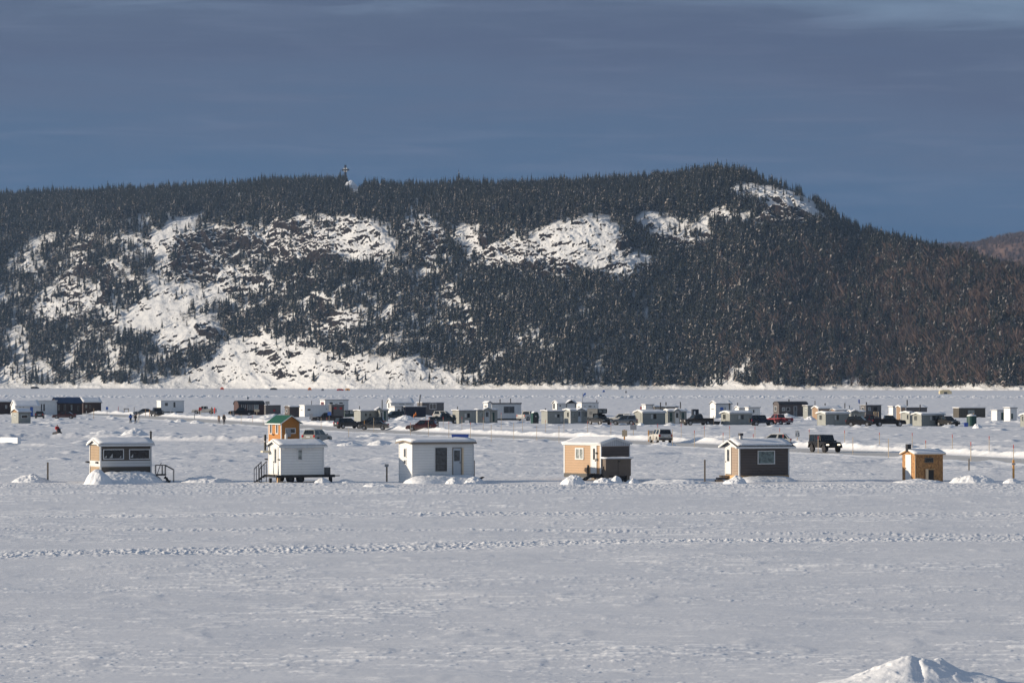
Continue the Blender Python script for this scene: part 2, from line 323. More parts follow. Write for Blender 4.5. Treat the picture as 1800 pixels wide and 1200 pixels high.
def ground_height(X, Y):
    """relief of the snow on the ice"""
    n = X.size; h = np.zeros(n); fresh_lit = np.zeros(n)
    far = smooth(270, 420, Y)
    h += .10*fbm(X/26, Y/34, 3, 3)
    nr = 1-far
    h += nr*(.12*fbm(X/11, Y/7, 2, 18)+.006*fbm(X/.9, Y/.7, 3, 21, .6))
    wx_ = X+.9*perlin(X/5, Y/5, 9)+.35*Y                     # wind-cut plates of crust with sharp lips, in patches
    pat = smooth(-.25, .45, fbm(X/15, Y/11, 3, 77)); pat2 = smooth(-.2, .5, fbm(X/8, Y/6, 2, 78))
    a_ = fbm(wx_/2.4, Y/1.5, 4, 60, .6); b_ = fbm(X/1.3+.2*Y, Y/.8, 3, 64, .6)
    h += nr*pat*.006*(smooth(.10, .16, a_)+smooth(-.22, -.16, a_)*.8+smooth(.36, .40, a_))
    nz_ = np.nonzero(Y < 420)[0]; xb, yb = X[nz_], Y[nz_]; tail = np.zeros(len(nz_))
    for k_ in range(7):                                       # sharp lips to windward, long tails to leeward
        bk = fbm((xb-.16*k_)/1.1+.2*yb, yb/.75, 3, 64, .6); tail = np.maximum(tail, (smooth(.14, .22, bk)+.7*smooth(-.24, -.16, bk)*(bk < .1)+.8*smooth(.40, .46, bk))*(1-k_/7))
    h[nz_] += (nr*(.2+.8*pat2))[nz_]*.006*tail
    # bright streaks on the grey crust: light of sunlit facets put into the colour
    st_ = fbm((xb+.5*yb)/2.0, yb/.5, 4, 66, .62); st2 = fbm((xb-.3*yb)/.8, yb/.45, 3, 67, .6)
    pt = (.25+.75*pat)[nz_]; ms = smooth(.16, .28, st_+.10*(pt-.6))*pt+.7*smooth(.22, .34, st2)*(.2+.8*pat2[nz_])
    fresh_lit[nz_] += ms*(1-.45*far[nz_]); h[nz_] += nr[nz_]*.030*ms
    c_ = fbm((X+.55*Y)/.5, Y/.55, 3, 68, .6); h += nr*(.2+.8*pat)*.003*(smooth(.22, .34, c_)+smooth(-.1, .0, c_))
    h += nr*.075*smooth(.05, .8, fbm(X/7.5, Y/3.4, 3, 40))+nr*.03*smooth(.2, .6, fbm(X/2.6, Y/5.5, 3, 41))
    mid = smooth(255, 330, Y)*(1-smooth(1100, 1500, Y))
    nm = smooth(258, 275, Y)*(1-smooth(470, 560, Y)); h += nm*(.022*smooth(.12, .24, fbm(X/2.6, Y/6, 3, 150, .6))+.018*smooth(-.2, -.1, fbm(X/1.5, Y/4, 3, 155, .6))+.05*smooth(.1, .6, fbm(X/3.5, Y/8, 3, 160)))
    h += mid*(.095*fbm(X/7, Y/9, 4, 90, .62)+.28*smooth(.22, .75, fbm(X/5, Y/12, 3, 140)))
    k = np.nonzero((Y > 480) & (Y < 900))[0]
    h[k] += smooth(480, 540, Y[k])*(1-smooth(800, 900, Y[k]))*.55*smooth(.28, .8, fbm(X[k]/4.5, Y[k]/9, 3, 230))
    # pressure ridge far out: two belts of broken ice
    k = np.nonzero((Y > 1250) & (Y < 2150))[0]
    yc = 1640+60*perlin(X[k]/260, X[k]*0, 5)-X[k]*.10; m = np.exp(-((Y[k]-yc)/130)**2)
    rr = fbm(X[k]/2.2, Y[k]/16, 4, 300, .75); fresh_lit[k] += m*smooth(-.1, .4, rr); h[k] += m*1.5*smooth(-.1, .7, rr)*(.5+.5*smooth(-.5, .4, perlin(X[k]/35, Y[k]/40, 8)))
    # tracks
    U = CX+F*X/np.maximum(Y, 30)
    for P, hw, amp in TRACKS:
        px = np.array(P, float); yl = Yv(np.interp(U, px[:,0], px[:,1]))
        d = (Y-yl+.6*perlin(X/6, Y*0+hw, 6))/hw; k = np.nonzero(np.abs(d) < 2)[0]
        if len(k):
            m = np.exp(-np.abs(d[k])**3)
            br = .6+.4*smooth(-.5, .3, fbm(X[k]/14, Y[k]*0+hw, 2, 440)); fresh_lit[k] += m*br*.75*smooth(.0, .3, fbm(X[k]/.34, Y[k]/.6, 3, 400+int(hw*10), .7)); h[k] += m*br*(amp*.8*fbm(X[k]/.34, Y[k]/.6, 3, 400+int(hw*10), .7)+amp*.95*smooth(.12, .5, fbm(X[k]/.28, Y[k]/.5, 2, 430)))
    # ridges
    for i, (P, hh, hw) in enumerate(RIDGES):
        Q = smooth_line([np.array(G(*p)[:2]) for p in P], 40)
        k0 = np.nonzero((Y > Q[:,1].min()-14) & (Y < Q[:,1].max()+14))[0]
        d, sg, al = line_dist(X[k0], Y[k0], Q, 12)
        m = np.exp(-(d/hw)**2)*(.55+.75*smooth(-.5, .6, fbm(al/6, al*0+i, 3, 500+i)))
        h[k0] += hh*m*(1+.35*fbm(X[k0]/1.1, Y[k0]/1.1, 2, 520))
    # road bed and the banks ploughed up on both sides
    k0 = np.nonzero((Y > 150) & (Y < 1150))[0]
    d, sg, al = line_dist(X[k0], Y[k0], ROAD, 14)
    hk = h[k0]; bed = 1-smooth(HW+.2, HW+1.6, d)
    hk = hk*(1-bed)-.06*bed
    bank = np.exp(-((d-HW-1.9)/1.15)**2)
    lump = .6+.6*smooth(-.5, .6, fbm(al/7, sg, 3, 610))+.25*fbm(X[k0]/1.0, Y[k0]/1.2, 3, 620)
    hk += bank*lump*np.where(sg > 0, .60, .12)
    h[k0] = hk; fresh_lit[k0] += bank
    km = np.nonzero((Y > 380) & (Y < 1500))[0]; fresh_lit[km] += .6*smooth(.2, .45, fbm(X[km]/4, Y[km]/7, 4, 170, .62))
    return h, np.clip(fresh_lit, 0, 1)

# ---------------------------------------------------------------- snow field
def rowset():
    r = list(np.arange(-150, 40, 19.0))+list(np.arange(42, 78, 3.0)); y = 78.0
    while y < 4700:
        r.append(y)
        st = max(.10, y*y/(CZ*F)*.85)
        if 1380 < y < 1930: st = 7
        if 236 < y < 268 or 142 < y < 162 or 182 < y < 202: st = .22
        elif 268 <= y < 900: st = min(st, max(.35, y/900))
        y += min(st, 60)
    return np.array(r)
ys = rowset()
sc = np.linspace(-1.18, 1.18, 1121); so_ = np.array([8, 5.5, 4, 3, 2.3, 1.9, 1.6, 1.4, 1.27])
ss = np.r_[-so_, sc, so_[::-1]]
GY, GS = np.meshgrid(ys, ss, indexing='ij'); GX = GS*.15*np.maximum(GY, 78)
gx, gy = GX.ravel(), GY.ravel(); gh, gf = ground_height(gx, gy)
snow_field = np_mesh('snow_field', np.stack([gx, gy, gh], 1), grid_faces(len(ys), len(ss)), [CRUST], attrs={'fresh_lit': ('POINT', gf)})
tag(snow_field, kind='structure')
print('snow field verts', len(gx))

# ---------------------------------------------------------------- ploughed ice road
def road_mat():
    m, nt, b = nodes('packed_road_snow'); L = nt.links.new
    tc = N(nt, 'ShaderNodeTexCoord'); n1 = N(nt, 'ShaderNodeTexNoise'); n1.inputs['Scale'].default_value = .5; n1.inputs['Detail'].default_value = 7; L(tc.outputs['Object'], n1.inputs[0])
    cr = N(nt, 'ShaderNodeValToRGB'); L(n1.outputs['Fac'], cr.inputs[0]); cr.color_ramp.elements[0].position = .3; cr.color_ramp.elements[0].color = (.46,.43,.39,1); cr.color_ramp.elements[1].position = .7; cr.color_ramp.elements[1].color = (.66,.63,.59,1)
    L(cr.outputs[0], b.inputs['Base Color']); b.inputs['Roughness'].default_value = .45; b.inputs['Specular IOR Level'].default_value = .25
    bp = N(nt, 'ShaderNodeBump'); bp.inputs['Strength'].default_value = .3; bp.inputs['Distance'].default_value = .05; L(n1.outputs['Fac'], bp.inputs['Height']); L(bp.outputs['Normal'], b.inputs['Normal'])
    return m
tg = np.gradient(ROAD, axis=0); tg /= np.hypot(*tg.T)[:,None]; nrm = np.stack([-tg[:,1], tg[:,0]], 1)
offs = np.linspace(-HW-.3, HW+.3, 9); RV = []
for o_ in offs: RV.append(np.c_[ROAD+nrm*o_, np.full(len(ROAD), -.03+.012*(1-(o_/HW)**2))])
RV = np.stack(RV, 1).reshape(-1, 3)
tag(np_mesh('ice_road', RV, grid_faces(len(ROAD), len(offs)), [road_mat()]), kind='structure')
# ================================================================ the headland
US = np.array([-320,0,100,250,330,400,480,540,600,650,750,900,1000,1100,1180,1230,1260,1300,1350,1400,1430,1455,1475,1500,1550,1600,1645,1700,1760,1800,2200.])
SKYL = np.array([339,333,329,324,318,316,309,306,307,315,316,314,312,308,303,296,292,294,306,321,335,355,375,388,402,415,427,440,452,460,520.])  # treetops of the crest
def shore_Y(u): return 3630-u*.47+16*np.sin(u/170.)+14*np.sin(u/61.+1)
def crest_v(u): return np.interp(u, US, SKYL)+15.5+np.interp(u, [0,1200,1500,1800], [0,1,4,5])
# open snow faces and crags: (u, v, half width, half height, lean, openness, crag)
CLR = [(253,384,17,8,-.2,.8,.1),(318,393,42,10,-.5,1,.05),(283,445,14,34,.1,.85,.3),(385,428,95,30,0,.8,1),(335,470,45,22,0,.6,.9),(560,400,90,22,-.1,.75,.7),(620,428,72,34,0,1,.45),(530,440,60,26,0,.85,.8),
       (50,462,34,20,0,.5,.4),(120,528,68,36,-.1,.75,.5),(75,540,30,14,0,.5,.3),(285,543,64,32,-.4,1,.1),(330,588,58,24,-.1,1,.3),(390,515,62,20,-.25,.75,.3),(300,500,50,20,0,.6,.3),(430,480,50,30,0,.45,.5),
       (350,662,70,16,-.2,.97,.1),(440,632,62,44,-.1,.95,.2),(520,645,95,38,.1,.93,.3),(640,655,95,30,.1,.92,.22),(745,655,70,22,.15,.85,.35),(600,566,38,17,-.25,.95,.05),(676,555,14,14,0,.9,.05),
       (822,425,24,26,.2,.95,.35),(893,447,52,26,-.2,.95,.7),(1012,428,86,46,-.05,.97,.5),(960,465,60,22,0,.6,.9),(1085,470,40,24,0,.85,.6),(1128,462,22,20,0,.85,.6),(1160,396,40,26,.2,.85,.5),(1222,408,32,18,.3,.85,.5),(1190,428,44,14,0,.5,1),
       (1280,382,50,11,0,.85,.3),(1335,345,55,18,.15,.85,.5),(1400,362,58,24,.4,.9,.8),(1375,388,50,18,0,.8,1.2),(735,385,36,34,.1,.55,.8),(760,430,28,26,0,.5,.8),
       (838,661,17,10,0,.95,.1),(1045,603,13,6,0,.8,.1),(1060,640,40,26,0,.35,.1),(940,610,40,30,0,.3,.1),(1275,664,36,12,-.2,.6,.1),(1312,656,12,16,-.3,.7,.1),(1115,560,40,20,0,.25,.1),
       (28,612,22,34,.3,.6,.2),(66,640,18,12,0,.6,.1),(117,632,8,17,0,.75,.1),(195,625,12,50,.0,.6,.2),(200,560,14,40,.1,.55,.4),(20,660,30,14,0,.7,.2),(245,660,40,8,0,.6,.1),
       (617,330,15,13,0,1,.2),(690,600,26,10,0,.4,.1),(870,620,14,8,0,.7,.1),(905,592,16,8,0,.6,.1),(520,545,30,20,0,.3,.2),(470,350,120,14,0,.25,.3),(150,470,60,26,0,.35,.5),(230,420,40,30,0,.3,.4)]
def clear_mask(u, v):
    """openness and cragginess of the slope where photo point (u, v) falls on it, edges broken up"""
    wu = u+20*fbm(u/38, v/24, 5, 700, .6); wv = v+13*fbm(u/34, v/20, 5, 720, .6)
    c = np.zeros(u.shape); k = np.zeros(u.shape)
    for (cu, cv, ru, rv, ln, op, cg) in CLR:
        cv = cv+5; ru = ru*1.08; rv = rv*1.12
        dv = (wv-cv)-ln*(wu-cu); r = np.sqrt(((wu-cu)/ru)**2+(dv/rv)**2)
        m = 1-smooth(.78, 1.22, r); c = np.maximum(c, m*op); k = np.maximum(k, (1-smooth(.7, 1.2, r))*cg)
    return c, k

u_ax = np.linspace(-300, 2100, 1500); NQ = 400; NB = 26
q_ax = np.r_[-.03, np.linspace(0, 1, NQ)]
SY = shore_Y(u_ax); VS = HV+CZ*F/SY; VC = crest_v(u_ax)
HU = np.zeros((NQ+1+NB, len(u_ax))); HVv = HU.copy(); HYv = HU.copy(); HZ = HU.copy(); HS = HU.copy()
# mean slope by height: steep face, then the wooded top lies back
qk = np.interp(u_ax, [0,300,900,1150,1300,1450,1600], [.80,.86,.82,.86,.95,1.0,1.0])
steep = np.interp(u_ax, [-300,0,200,700,1000,1300,1500,1800], [34,34,38,39,38,34,27,23]); top = np.interp(u_ax, [0,300,1150,1350,1500], [9,9,10,24,25])
Y = SY.copy(); z = np.full(len(u_ax), -1.5); S = np.zeros(len(u_ax)); vprev = VS.copy()
for r_, q in enumerate(q_ax):
    v = VS+(VC-VS)*max(q, 0)
    if q < 0: Yr = SY-12; zr = z.copy()
    elif q == 0: Yr = SY.copy(); zr = np.full(len(u_ax), -.4)
    else:
        sl_ = np.radians(steep+(top-steep)*smooth(qk-.05, qk+.05, q)); foot = 1-smooth(0, .05, q); sl_ = sl_*(1-.45*foot)
        dv = vprev-v
        k = np.tan(sl_); a = (HV-v)/F                    # step along the slope until the sight line of row v is reached
        dY = (CZ+a*Y-z)/np.maximum(k-a, .02); dY = np.clip(dY, 0, 60)
        Yr = Y+dY; zr = CZ+a*Yr
        S = S+np.hypot(Yr-Y, zr-z)
    Y, z, vprev = Yr, zr, v
    HU[r_] = u_ax; HVv[r_] = v; HYv[r_] = Y; HZ[r_] = z; HS[r_] = S
for b_ in range(NB):
    r_ = NQ+1+b_; Y = Y+16; z = z-1.2-.15*b_; S = S+16
    HU[r_] = u_ax; HVv[r_] = VC; HYv[r_] = Y; HZ[r_] = z; HS[r_] = S
HX = (HU-CX)/F*HYv
C_, K_ = clear_mask(HU, HVv)
open_ = smooth(-60, 60, HU)*(1-smooth(700, 860, HU))*smooth(345, 400, HVv)*(1-smooth(560, 640, HVv))+.45*smooth(600, 750, HU)*(1-smooth(1150, 1300, HU))*smooth(370, 400, HVv)*(1-smooth(500, 600, HVv))
C_ = np.maximum(C_, .8*open_*smooth(-.12, .5, fbm(HU/30, HVv/19, 4, 730, .6)))
xs, s_ = HX, HS
low = smooth(0, 26, HS)
CLIFF = [(390,428,62,20,.1),(335,446,26,22,0),(352,470,40,12,.2),(1392,384,42,12,.3),(1180,432,36,13,.2),(755,432,20,18,.2),(185,500,9,40,.1),(150,478,26,9,.1),(560,462,40,8,-.15),(935,468,26,10,-.1),(1100,440,12,22,.1),(325,470,30,10,0),(505,402,28,8,.1),(1340,372,20,6,.3),(365,592,22,10,.3),(850,425,8,14,.3)]
for (cu, cv, ru_, rv_, ln0) in CLIFF:
    wu = HU+12*fbm(HU/26, HVv/18, 3, 751); wv = HVv+8*fbm(HU/24, HVv/16, 3, 752)
    r0 = np.sqrt(((wu-cu)/ru_)**2+(((wv-cv)-ln0*(wu-cu))/rv_)**2); K_ = np.maximum(K_, 1.2*(1-smooth(.8, 1.1, r0))); C_ = np.maximum(C_, .85*(1-smooth(.8, 1.05, r0)))
# relief: buttresses, then crags and ledges, then small rock steps; pushed out along the slope's normal
d = 5*fbm(xs/120, s_/150, 3, 800)+7.5*fbm(xs/62+.25*s_/62, s_/230, 3, 805)+2.6*fbm(xs/34, s_/26, 3, 810)
kk = np.clip(K_, 0, 1.2)*(1-(smooth(.98, 1.0, HVv/HVv.max())*0))
xr = xs*.88+s_*.47+7*fbm(xs/24, s_/24, 3, 815); sr = s_*.88-xs*.47+6*fbm(xs/21, s_/21, 3, 816)
d += kk*(5.5*ridged(xr/30, sr/21, 3, 820)+2.8*ridged(xs/13+.3*s_/13, s_/34, 3, 825)+2.2*fbm(xr/9, sr/7, 4, 830, .62))
d += (.25+.75*C_)*(1.35*fbm(xr/15, sr/7, 4, 840, .6))+.9*C_*smooth(.25, .34, fbm(xr/22, sr/12, 4, 845, .6))
d *= low
shore = np.exp(-((HS-7)/9)**2)*(HVv < 700)
d += shore*(.6+2.6*smooth(-.1, .9, fbm(xs/9, s_/9, 3, 860))+2.2*smooth(.1, .8, fbm(xs/42, s_/60, 2, 861)))*1.0
fade = 1-smooth(NQ-30, NQ+1, np.arange(NQ+1+NB))[:,None]*.85
d *= fade
ca = np.cos(np.radians(36)); sa = np.sin(np.radians(36))
PX = HX-.25*d*0; PYy = HYv-d*sa; PZ = HZ+d*ca
# surface normal and the bare rock that is too steep to hold snow
def gradv(A): return np.gradient(A, axis=1), np.gradient(A, axis=0)
dxu, dxs = gradv(PX); dyu, dys = gradv(PYy); dzu, dzs = gradv(PZ)
nx = dyu*dzs-dzu*dys; ny = dzu*dxs-dxu*dzs; nz = dxu*dys-dyu*dxs
ln_ = np.sqrt(nx*nx+ny*ny+nz*nz)+1e-9; nx /= ln_; ny /= ln_; nz /= ln_
fr_ = np.interp(np.clip(K_, 0, 1.2), [0,.15,.3,.5,.8,1.0,1.2], [.04,.06,.12,.22,.34,.44,.74])    # share of bare rock wanted
qs = np.quantile(nz[8:NQ], np.linspace(0, 1, 101)); thr = np.interp(fr_, np.linspace(0, 1, 101), qs)
for k0_ in (0.0,): pass
kb = np.digitize(K_, [.1,.3,.5,.8,1.0])
for b_ in range(6):
    mk = kb == b_
    if mk.sum() > 50: thr[mk] = np.interp(fr_[mk], np.linspace(0, 1, 101), np.quantile(nz[mk], np.linspace(0, 1, 101)))
thr = thr+.20*fbm(xs/34+.3*s_/34, s_/26, 3, 870)-.03+.07*fbm(xr/8, sr/4, 3, 872)
rock = smooth(.04, -.04, nz-thr)*low
def hill_mat():
    m, nt, b = nodes('snowy_rock'); L = nt.links.new
    tc = N(nt, 'ShaderNodeTexCoord'); at = N(nt, 'ShaderNodeAttribute', attribute_name='rock')
    n1 = N(nt, 'ShaderNodeTexNoise'); n1.inputs['Scale'].default_value = .16; n1.inputs['Detail'].default_value = 8; n1.inputs['Roughness'].default_value = .65; L(tc.outputs['Object'], n1.inputs[0])
    cr = N(nt, 'ShaderNodeValToRGB'); L(n1.outputs['Fac'], cr.inputs[0]); cr.color_ramp.elements[0].position = .3; cr.color_ramp.elements[0].color = (.007,.0065,.007,1); cr.color_ramp.elements[1].position = .72; cr.color_ramp.elements[1].color = (.036,.026,.022,1)
    n2 = N(nt, 'ShaderNodeTexNoise'); n2.inputs['Scale'].default_value = .55; n2.inputs['Detail'].default_value = 8; n2.inputs['Roughness'].default_value = .65; hmp = N(nt, 'ShaderNodeMapping'); hmp.inputs['Scale'].default_value = (1, 1, .55); hmp.inputs['Rotation'].default_value = (0, .45, 0); L(tc.outputs['Object'], hmp.inputs[0]); L(hmp.outputs[0], n2.inputs[0])
    sub = N(nt, 'ShaderNodeMath', operation='SUBTRACT'); L(n2.outputs['Fac'], sub.inputs[0]); sub.inputs[1].default_value = .5
    ad = N(nt, 'ShaderNodeMath', operation='MULTIPLY_ADD'); L(sub.outputs[0], ad.inputs[0]); ad.inputs[1].default_value = 1.9; L(at.outputs['Fac'], ad.inputs[2])
    st = N(nt, 'ShaderNodeMapRange'); L(ad.outputs[0], st.inputs[0]); st.inputs[1].default_value = .42; st.inputs[2].default_value = .55
    mx = N(nt, 'ShaderNodeMix', data_type='RGBA'); L(st.outputs[0], mx.inputs[0]); mx.inputs[6].default_value = (.62,.625,.63,1); L(cr.outputs[0], mx.inputs[7])
    L(mx.outputs[2], b.inputs['Base Color']); b.inputs['Roughness'].default_value = .9; b.inputs['Specular IOR Level'].default_value = .03
    bp = N(nt, 'ShaderNodeBump'); bp.inputs['Strength'].default_value = .7; bp.inputs['Distance'].default_value = 1.2; L(n2.outputs['Fac'], bp.inputs['Height']); L(bp.outputs['Normal'], b.inputs['Normal'])
    return m
HILLM = hill_mat()
hill = np_mesh('hill', np.stack([PX, PYy, PZ], -1).reshape(-1, 3), grid_faces(NQ+1+NB, len(u_ax)), [HILLM], attrs={'rock': ('POINT', rock.ravel())})
tag(hill, kind='structure')

# far brown hill that rises behind the right end
fu = np.linspace(1450, 2200, 200); fv = np.interp(fu, [1450,1640,1720,1760,1800,1900,2200], [436,436,431,420,414,400,392])
fY = np.linspace(5300, 6100, 60); FX = []; 
for i, yy in enumerate(fY):
    t = i/59.; zc = CZ+(HV-fv)/F*5900
    FX.append(np.stack([(fu-CX)/F*yy, np.full(len(fu), yy), zc*smooth(-.3, .8, np.full(len(fu), t))+4*fbm(fu/40, np.full(len(fu), t*6), 3, 900)*(1-t)], 1))
FXa = np.array(FX)
np_b = np_mesh('far_hill', FXa.reshape(-1, 3), grid_faces(60, 200), [paint('woodland_floor', (.20,.115,.075), .9, .3, .05)]); tag(np_b, kind='structure')

# ================================================================ trees
def needle_mat(name, col, var=.35):
    m, nt, b = nodes(name); L = nt.links.new
    at = N(nt, 'ShaderNodeAttribute', attribute_name='tint'); mx = N(nt, 'ShaderNodeMix', data_type='RGBA'); L(at.outputs['Fac'], mx.inputs[0])
    mx.inputs[6].default_value = rgba([c*(1-var) for c in col]); mx.inputs[7].default_value = rgba([c*(1+var)*f for c, f in zip(col, (1.15, 1, .9))]); L(mx.outputs[2], b.inputs['Base Color'])
    b.inputs['Roughness'].default_value = .85; b.inputs['Specular IOR Level'].default_value = .1
    return m
NEED = needle_mat('spruce_needles', (.026,.031,.024)); SNEED = needle_mat('snow_on_branches', (.29,.285,.28), .3); BARK = needle_mat('bark', (.055,.045,.04)); TWIG = needle_mat('bare_twigs', (.125,.098,.086), .3)
TM = [NEED, SNEED, BARK, TWIG]
def spruce_proto(seed, snowy, slim=1.0, tiers=6, k=6):
    """unit-high spruce: stacked ragged skirts of drooping branch tips round a trunk"""
    g = random.Random(seed); V = []; Fc = []; mi = []
    def tri(a, b, c, m): n = len(V); V.extend([a, b, c]); Fc.append((n, n+1, n+2)); mi.append(m)
    for t in range(tiers):
        f = t/(tiers-1); z0 = .08+.80*f; hgt = .30*(1-.35*f); rad = slim*(.215*(1-f)**.85+.024)
        ox, oy = g.uniform(-.012, .012), g.uniform(-.012, .012)
        a0 = g.uniform(0, 6.28)
        for i in range(k):
            a = a0+i*6.283/k+g.uniform(-.2, .2); r = rad*g.choice((1.15, 1.0, .8, .95, .55)); dr = g.uniform(.0, .05)
            w = .62*6.283/k*1.25
            tip = (ox+r*math.cos(a), oy+r*math.sin(a), z0-dr)
            b1 = (ox+rad*.45*math.cos(a-w), oy+rad*.45*math.sin(a-w), z0+hgt*.34+g.uniform(-.02, .02)); b2 = (ox+rad*.45*math.cos(a+w), oy+rad*.45*math.sin(a+w), z0+hgt*.34+g.uniform(-.02, .02))
            ap = (ox*.3, oy*.3, z0+hgt*.8)
            s1 = 1 if g.random() < snowy else 0; s2 = 1 if g.random() < snowy*.55 else 0
            tri(b1, tip, b2, s1); tri(b1, b2, ap, s2)
    for i in range(3):
        a, b = i*2.094, (i+1)*2.094; tri((.014*math.cos(a), .014*math.sin(a), -.06), (.014*math.cos(b), .014*math.sin(b), -.06), (0, 0, .95), 2)
    tri((-.012, 0, .93), (.012, 0, .93), (0, 0, 1.03), 0)
    return np.array(V), np.array(Fc), np.array(mi)
def pine_proto(seed, snowy):
    """ragged small pine with an irregular crown"""
    g = random.Random(seed); V = []; Fc = []; mi = []
    def tri(a, b, c, m): n = len(V); V.extend([a, b, c]); Fc.append((n, n+1, n+2)); mi.append(m)
    for i in range(46):
        z = g.uniform(.22, .98); r = (.06+.17*(1-abs(z-.5)*1.3))*g.uniform(.35, 1.1); a = g.uniform(0, 6.28)
        c = Vector((r*math.cos(a), r*math.sin(a), z)); s = g.uniform(.05, .10)
        p = [c+Vector((g.gauss(0, s), g.gauss(0, s), g.gauss(0, s*.55))) for _ in range(3)]
        tri(*[tuple(x) for x in p], 1 if g.random() < snowy else 0)
    for i in range(3):
        a, b = i*2.094, (i+1)*2.094; tri((.018*math.cos(a), .018*math.sin(a), -.06), (.018*math.cos(b), .018*math.sin(b), -.06), (0, 0, .9), 2)
    return np.array(V), np.array(Fc), np.array(mi)
def bare_proto(seed):
    g = random.Random(seed); V = []; Fc = []; mi = []
    def tri(a, b, c, m): n = len(V); V.extend([a, b, c]); Fc.append((n, n+1, n+2)); mi.append(m)
    for i in range(3):
        a, b = i*2.094, (i+1)*2.094; tri((.012*math.cos(a), .012*math.sin(a), -.06), (.012*math.cos(b), .012*math.sin(b), -.06), (0, 0, .8), 2)
    for i in range(40):
        a = g.uniform(0, 6.28); z = g.uniform(.25, .75); ln = g.uniform(.16, .34); r0 = g.uniform(0, .1)
        p = Vector((r0*math.cos(a), r0*math.sin(a), z)); q = p+Vector((math.cos(a)*ln*.55, math.sin(a)*ln*.55, ln)); s = Vector((-math.sin(a), math.cos(a), g.uniform(-.3, .3)))*g.uniform(.010, .022)
        tri(tuple(p-s), tuple(p+s), tuple(q), 3)
    return np.array(V), np.array(Fc), np.array(mi)
PROTO = {'dark': [spruce_proto(i, .05, g_) for i, g_ in enumerate((1, .8, 1.15, .9))], 'snowy': [spruce_proto(20+i, s_, g_) for i, (s_, g_) in enumerate(((.18,1),(.26,.85),(.36,1.1),(.22,1.2),(.12,.95)))],
         'pine': [pine_proto(40+i, s_) for i, s_ in enumerate((.12,.22,.32))], 'bare': [bare_proto(60+i) for i in range(4)]}

def merge_trees(name, plist, kinds):
    """plist: rows of (x, y, z, height, width factor, turn, proto kind index, proto number, tint)"""
    Vs, Fs, Ms, Ts = [], [], [], []; off = 0
    P = np.array([p[:6]+(p[8],) for p in plist]); kk = np.array([p[6] for p in plist]); nn = np.array([p[7] for p in plist])
    for ki, kd in enumerate(kinds):
        for pi, (v, f, m) in enumerate(PROTO[kd]):
            s = P[(kk == ki) & (nn == pi)]
            if not len(s): continue
            c, sn = np.cos(s[:,5])[:,None], np.sin(s[:,5])[:,None]; hw = (s[:,3]*s[:,4])[:,None]
            X = s[:,0:1]+(v[None,:,0]*c-v[None,:,1]*sn)*hw; Y = s[:,1:2]+(v[None,:,0]*sn+v[None,:,1]*c)*hw; Z = s[:,2:3]+v[None,:,2]*s[:,3:4]
            Vs.append(np.stack([X, Y, Z], -1).reshape(-1, 3)); n = len(s)
            Fs.append((f[None]+(np.arange(n)*len(v))[:,None,None]).reshape(-1, 3)+off); off += n*len(v)
            Ms.append(np.tile(m, n)); Ts.append(np.repeat(s[:,6], len(f)))
    return np_mesh(name, np.concatenate(Vs), np.concatenate(Fs), TM, np.concatenate(Ms), {'tint': ('FACE', np.concatenate(Ts))}, smooth_=False)

def sample_hill(density):
    """random places on the hill, evenly by ground area"""
    A = np.hypot(dxu, np.hypot(dyu, dzu))[:NQ+1+18]*np.hypot(dxs, np.hypot(dys, dzs))[:NQ+1+18]
    A = A.copy(); A[:6] = 0; W = (A*density[:NQ+1+18]).ravel(); n = RNG.poisson(W.sum())
    idx = RNG.choice(W.size, n, p=W/W.sum()); return np.unravel_index(idx, A.shape)
front = np.interp(HU, [-300,820,900,2100], [.55,.75,1.15,1.25])
hid = np.ones_like(HU); hid[NQ+1:] = .8
dens = .078*front*hid*(1-.985*np.clip(C_*1.05, 0, 1))*(1-.75*np.clip(rock, 0, 1))*smooth(3, 14, HS)
dens *= np.clip(.95+(.6+.9*smooth(800, 300, HU)*(HVv > 350))*fbm(xs/40, s_/40, 3, 950), .10, 1.6)
rr_, cc_ = sample_hill(dens)
T = []; TB = []; IND = []; th_ = np.clip(.5+.8*fbm(xs[rr_, cc_]/38, s_[rr_, cc_]/30, 3, 975), 0, 1); tn_ = np.clip(.5+.9*fbm(xs[rr_, cc_]/60, s_[rr_, cc_]/45, 3, 970), 0, 1)
jx = RNG.uniform(-.8, .8, len(rr_)); ru = RNG.random((len(rr_), 6))
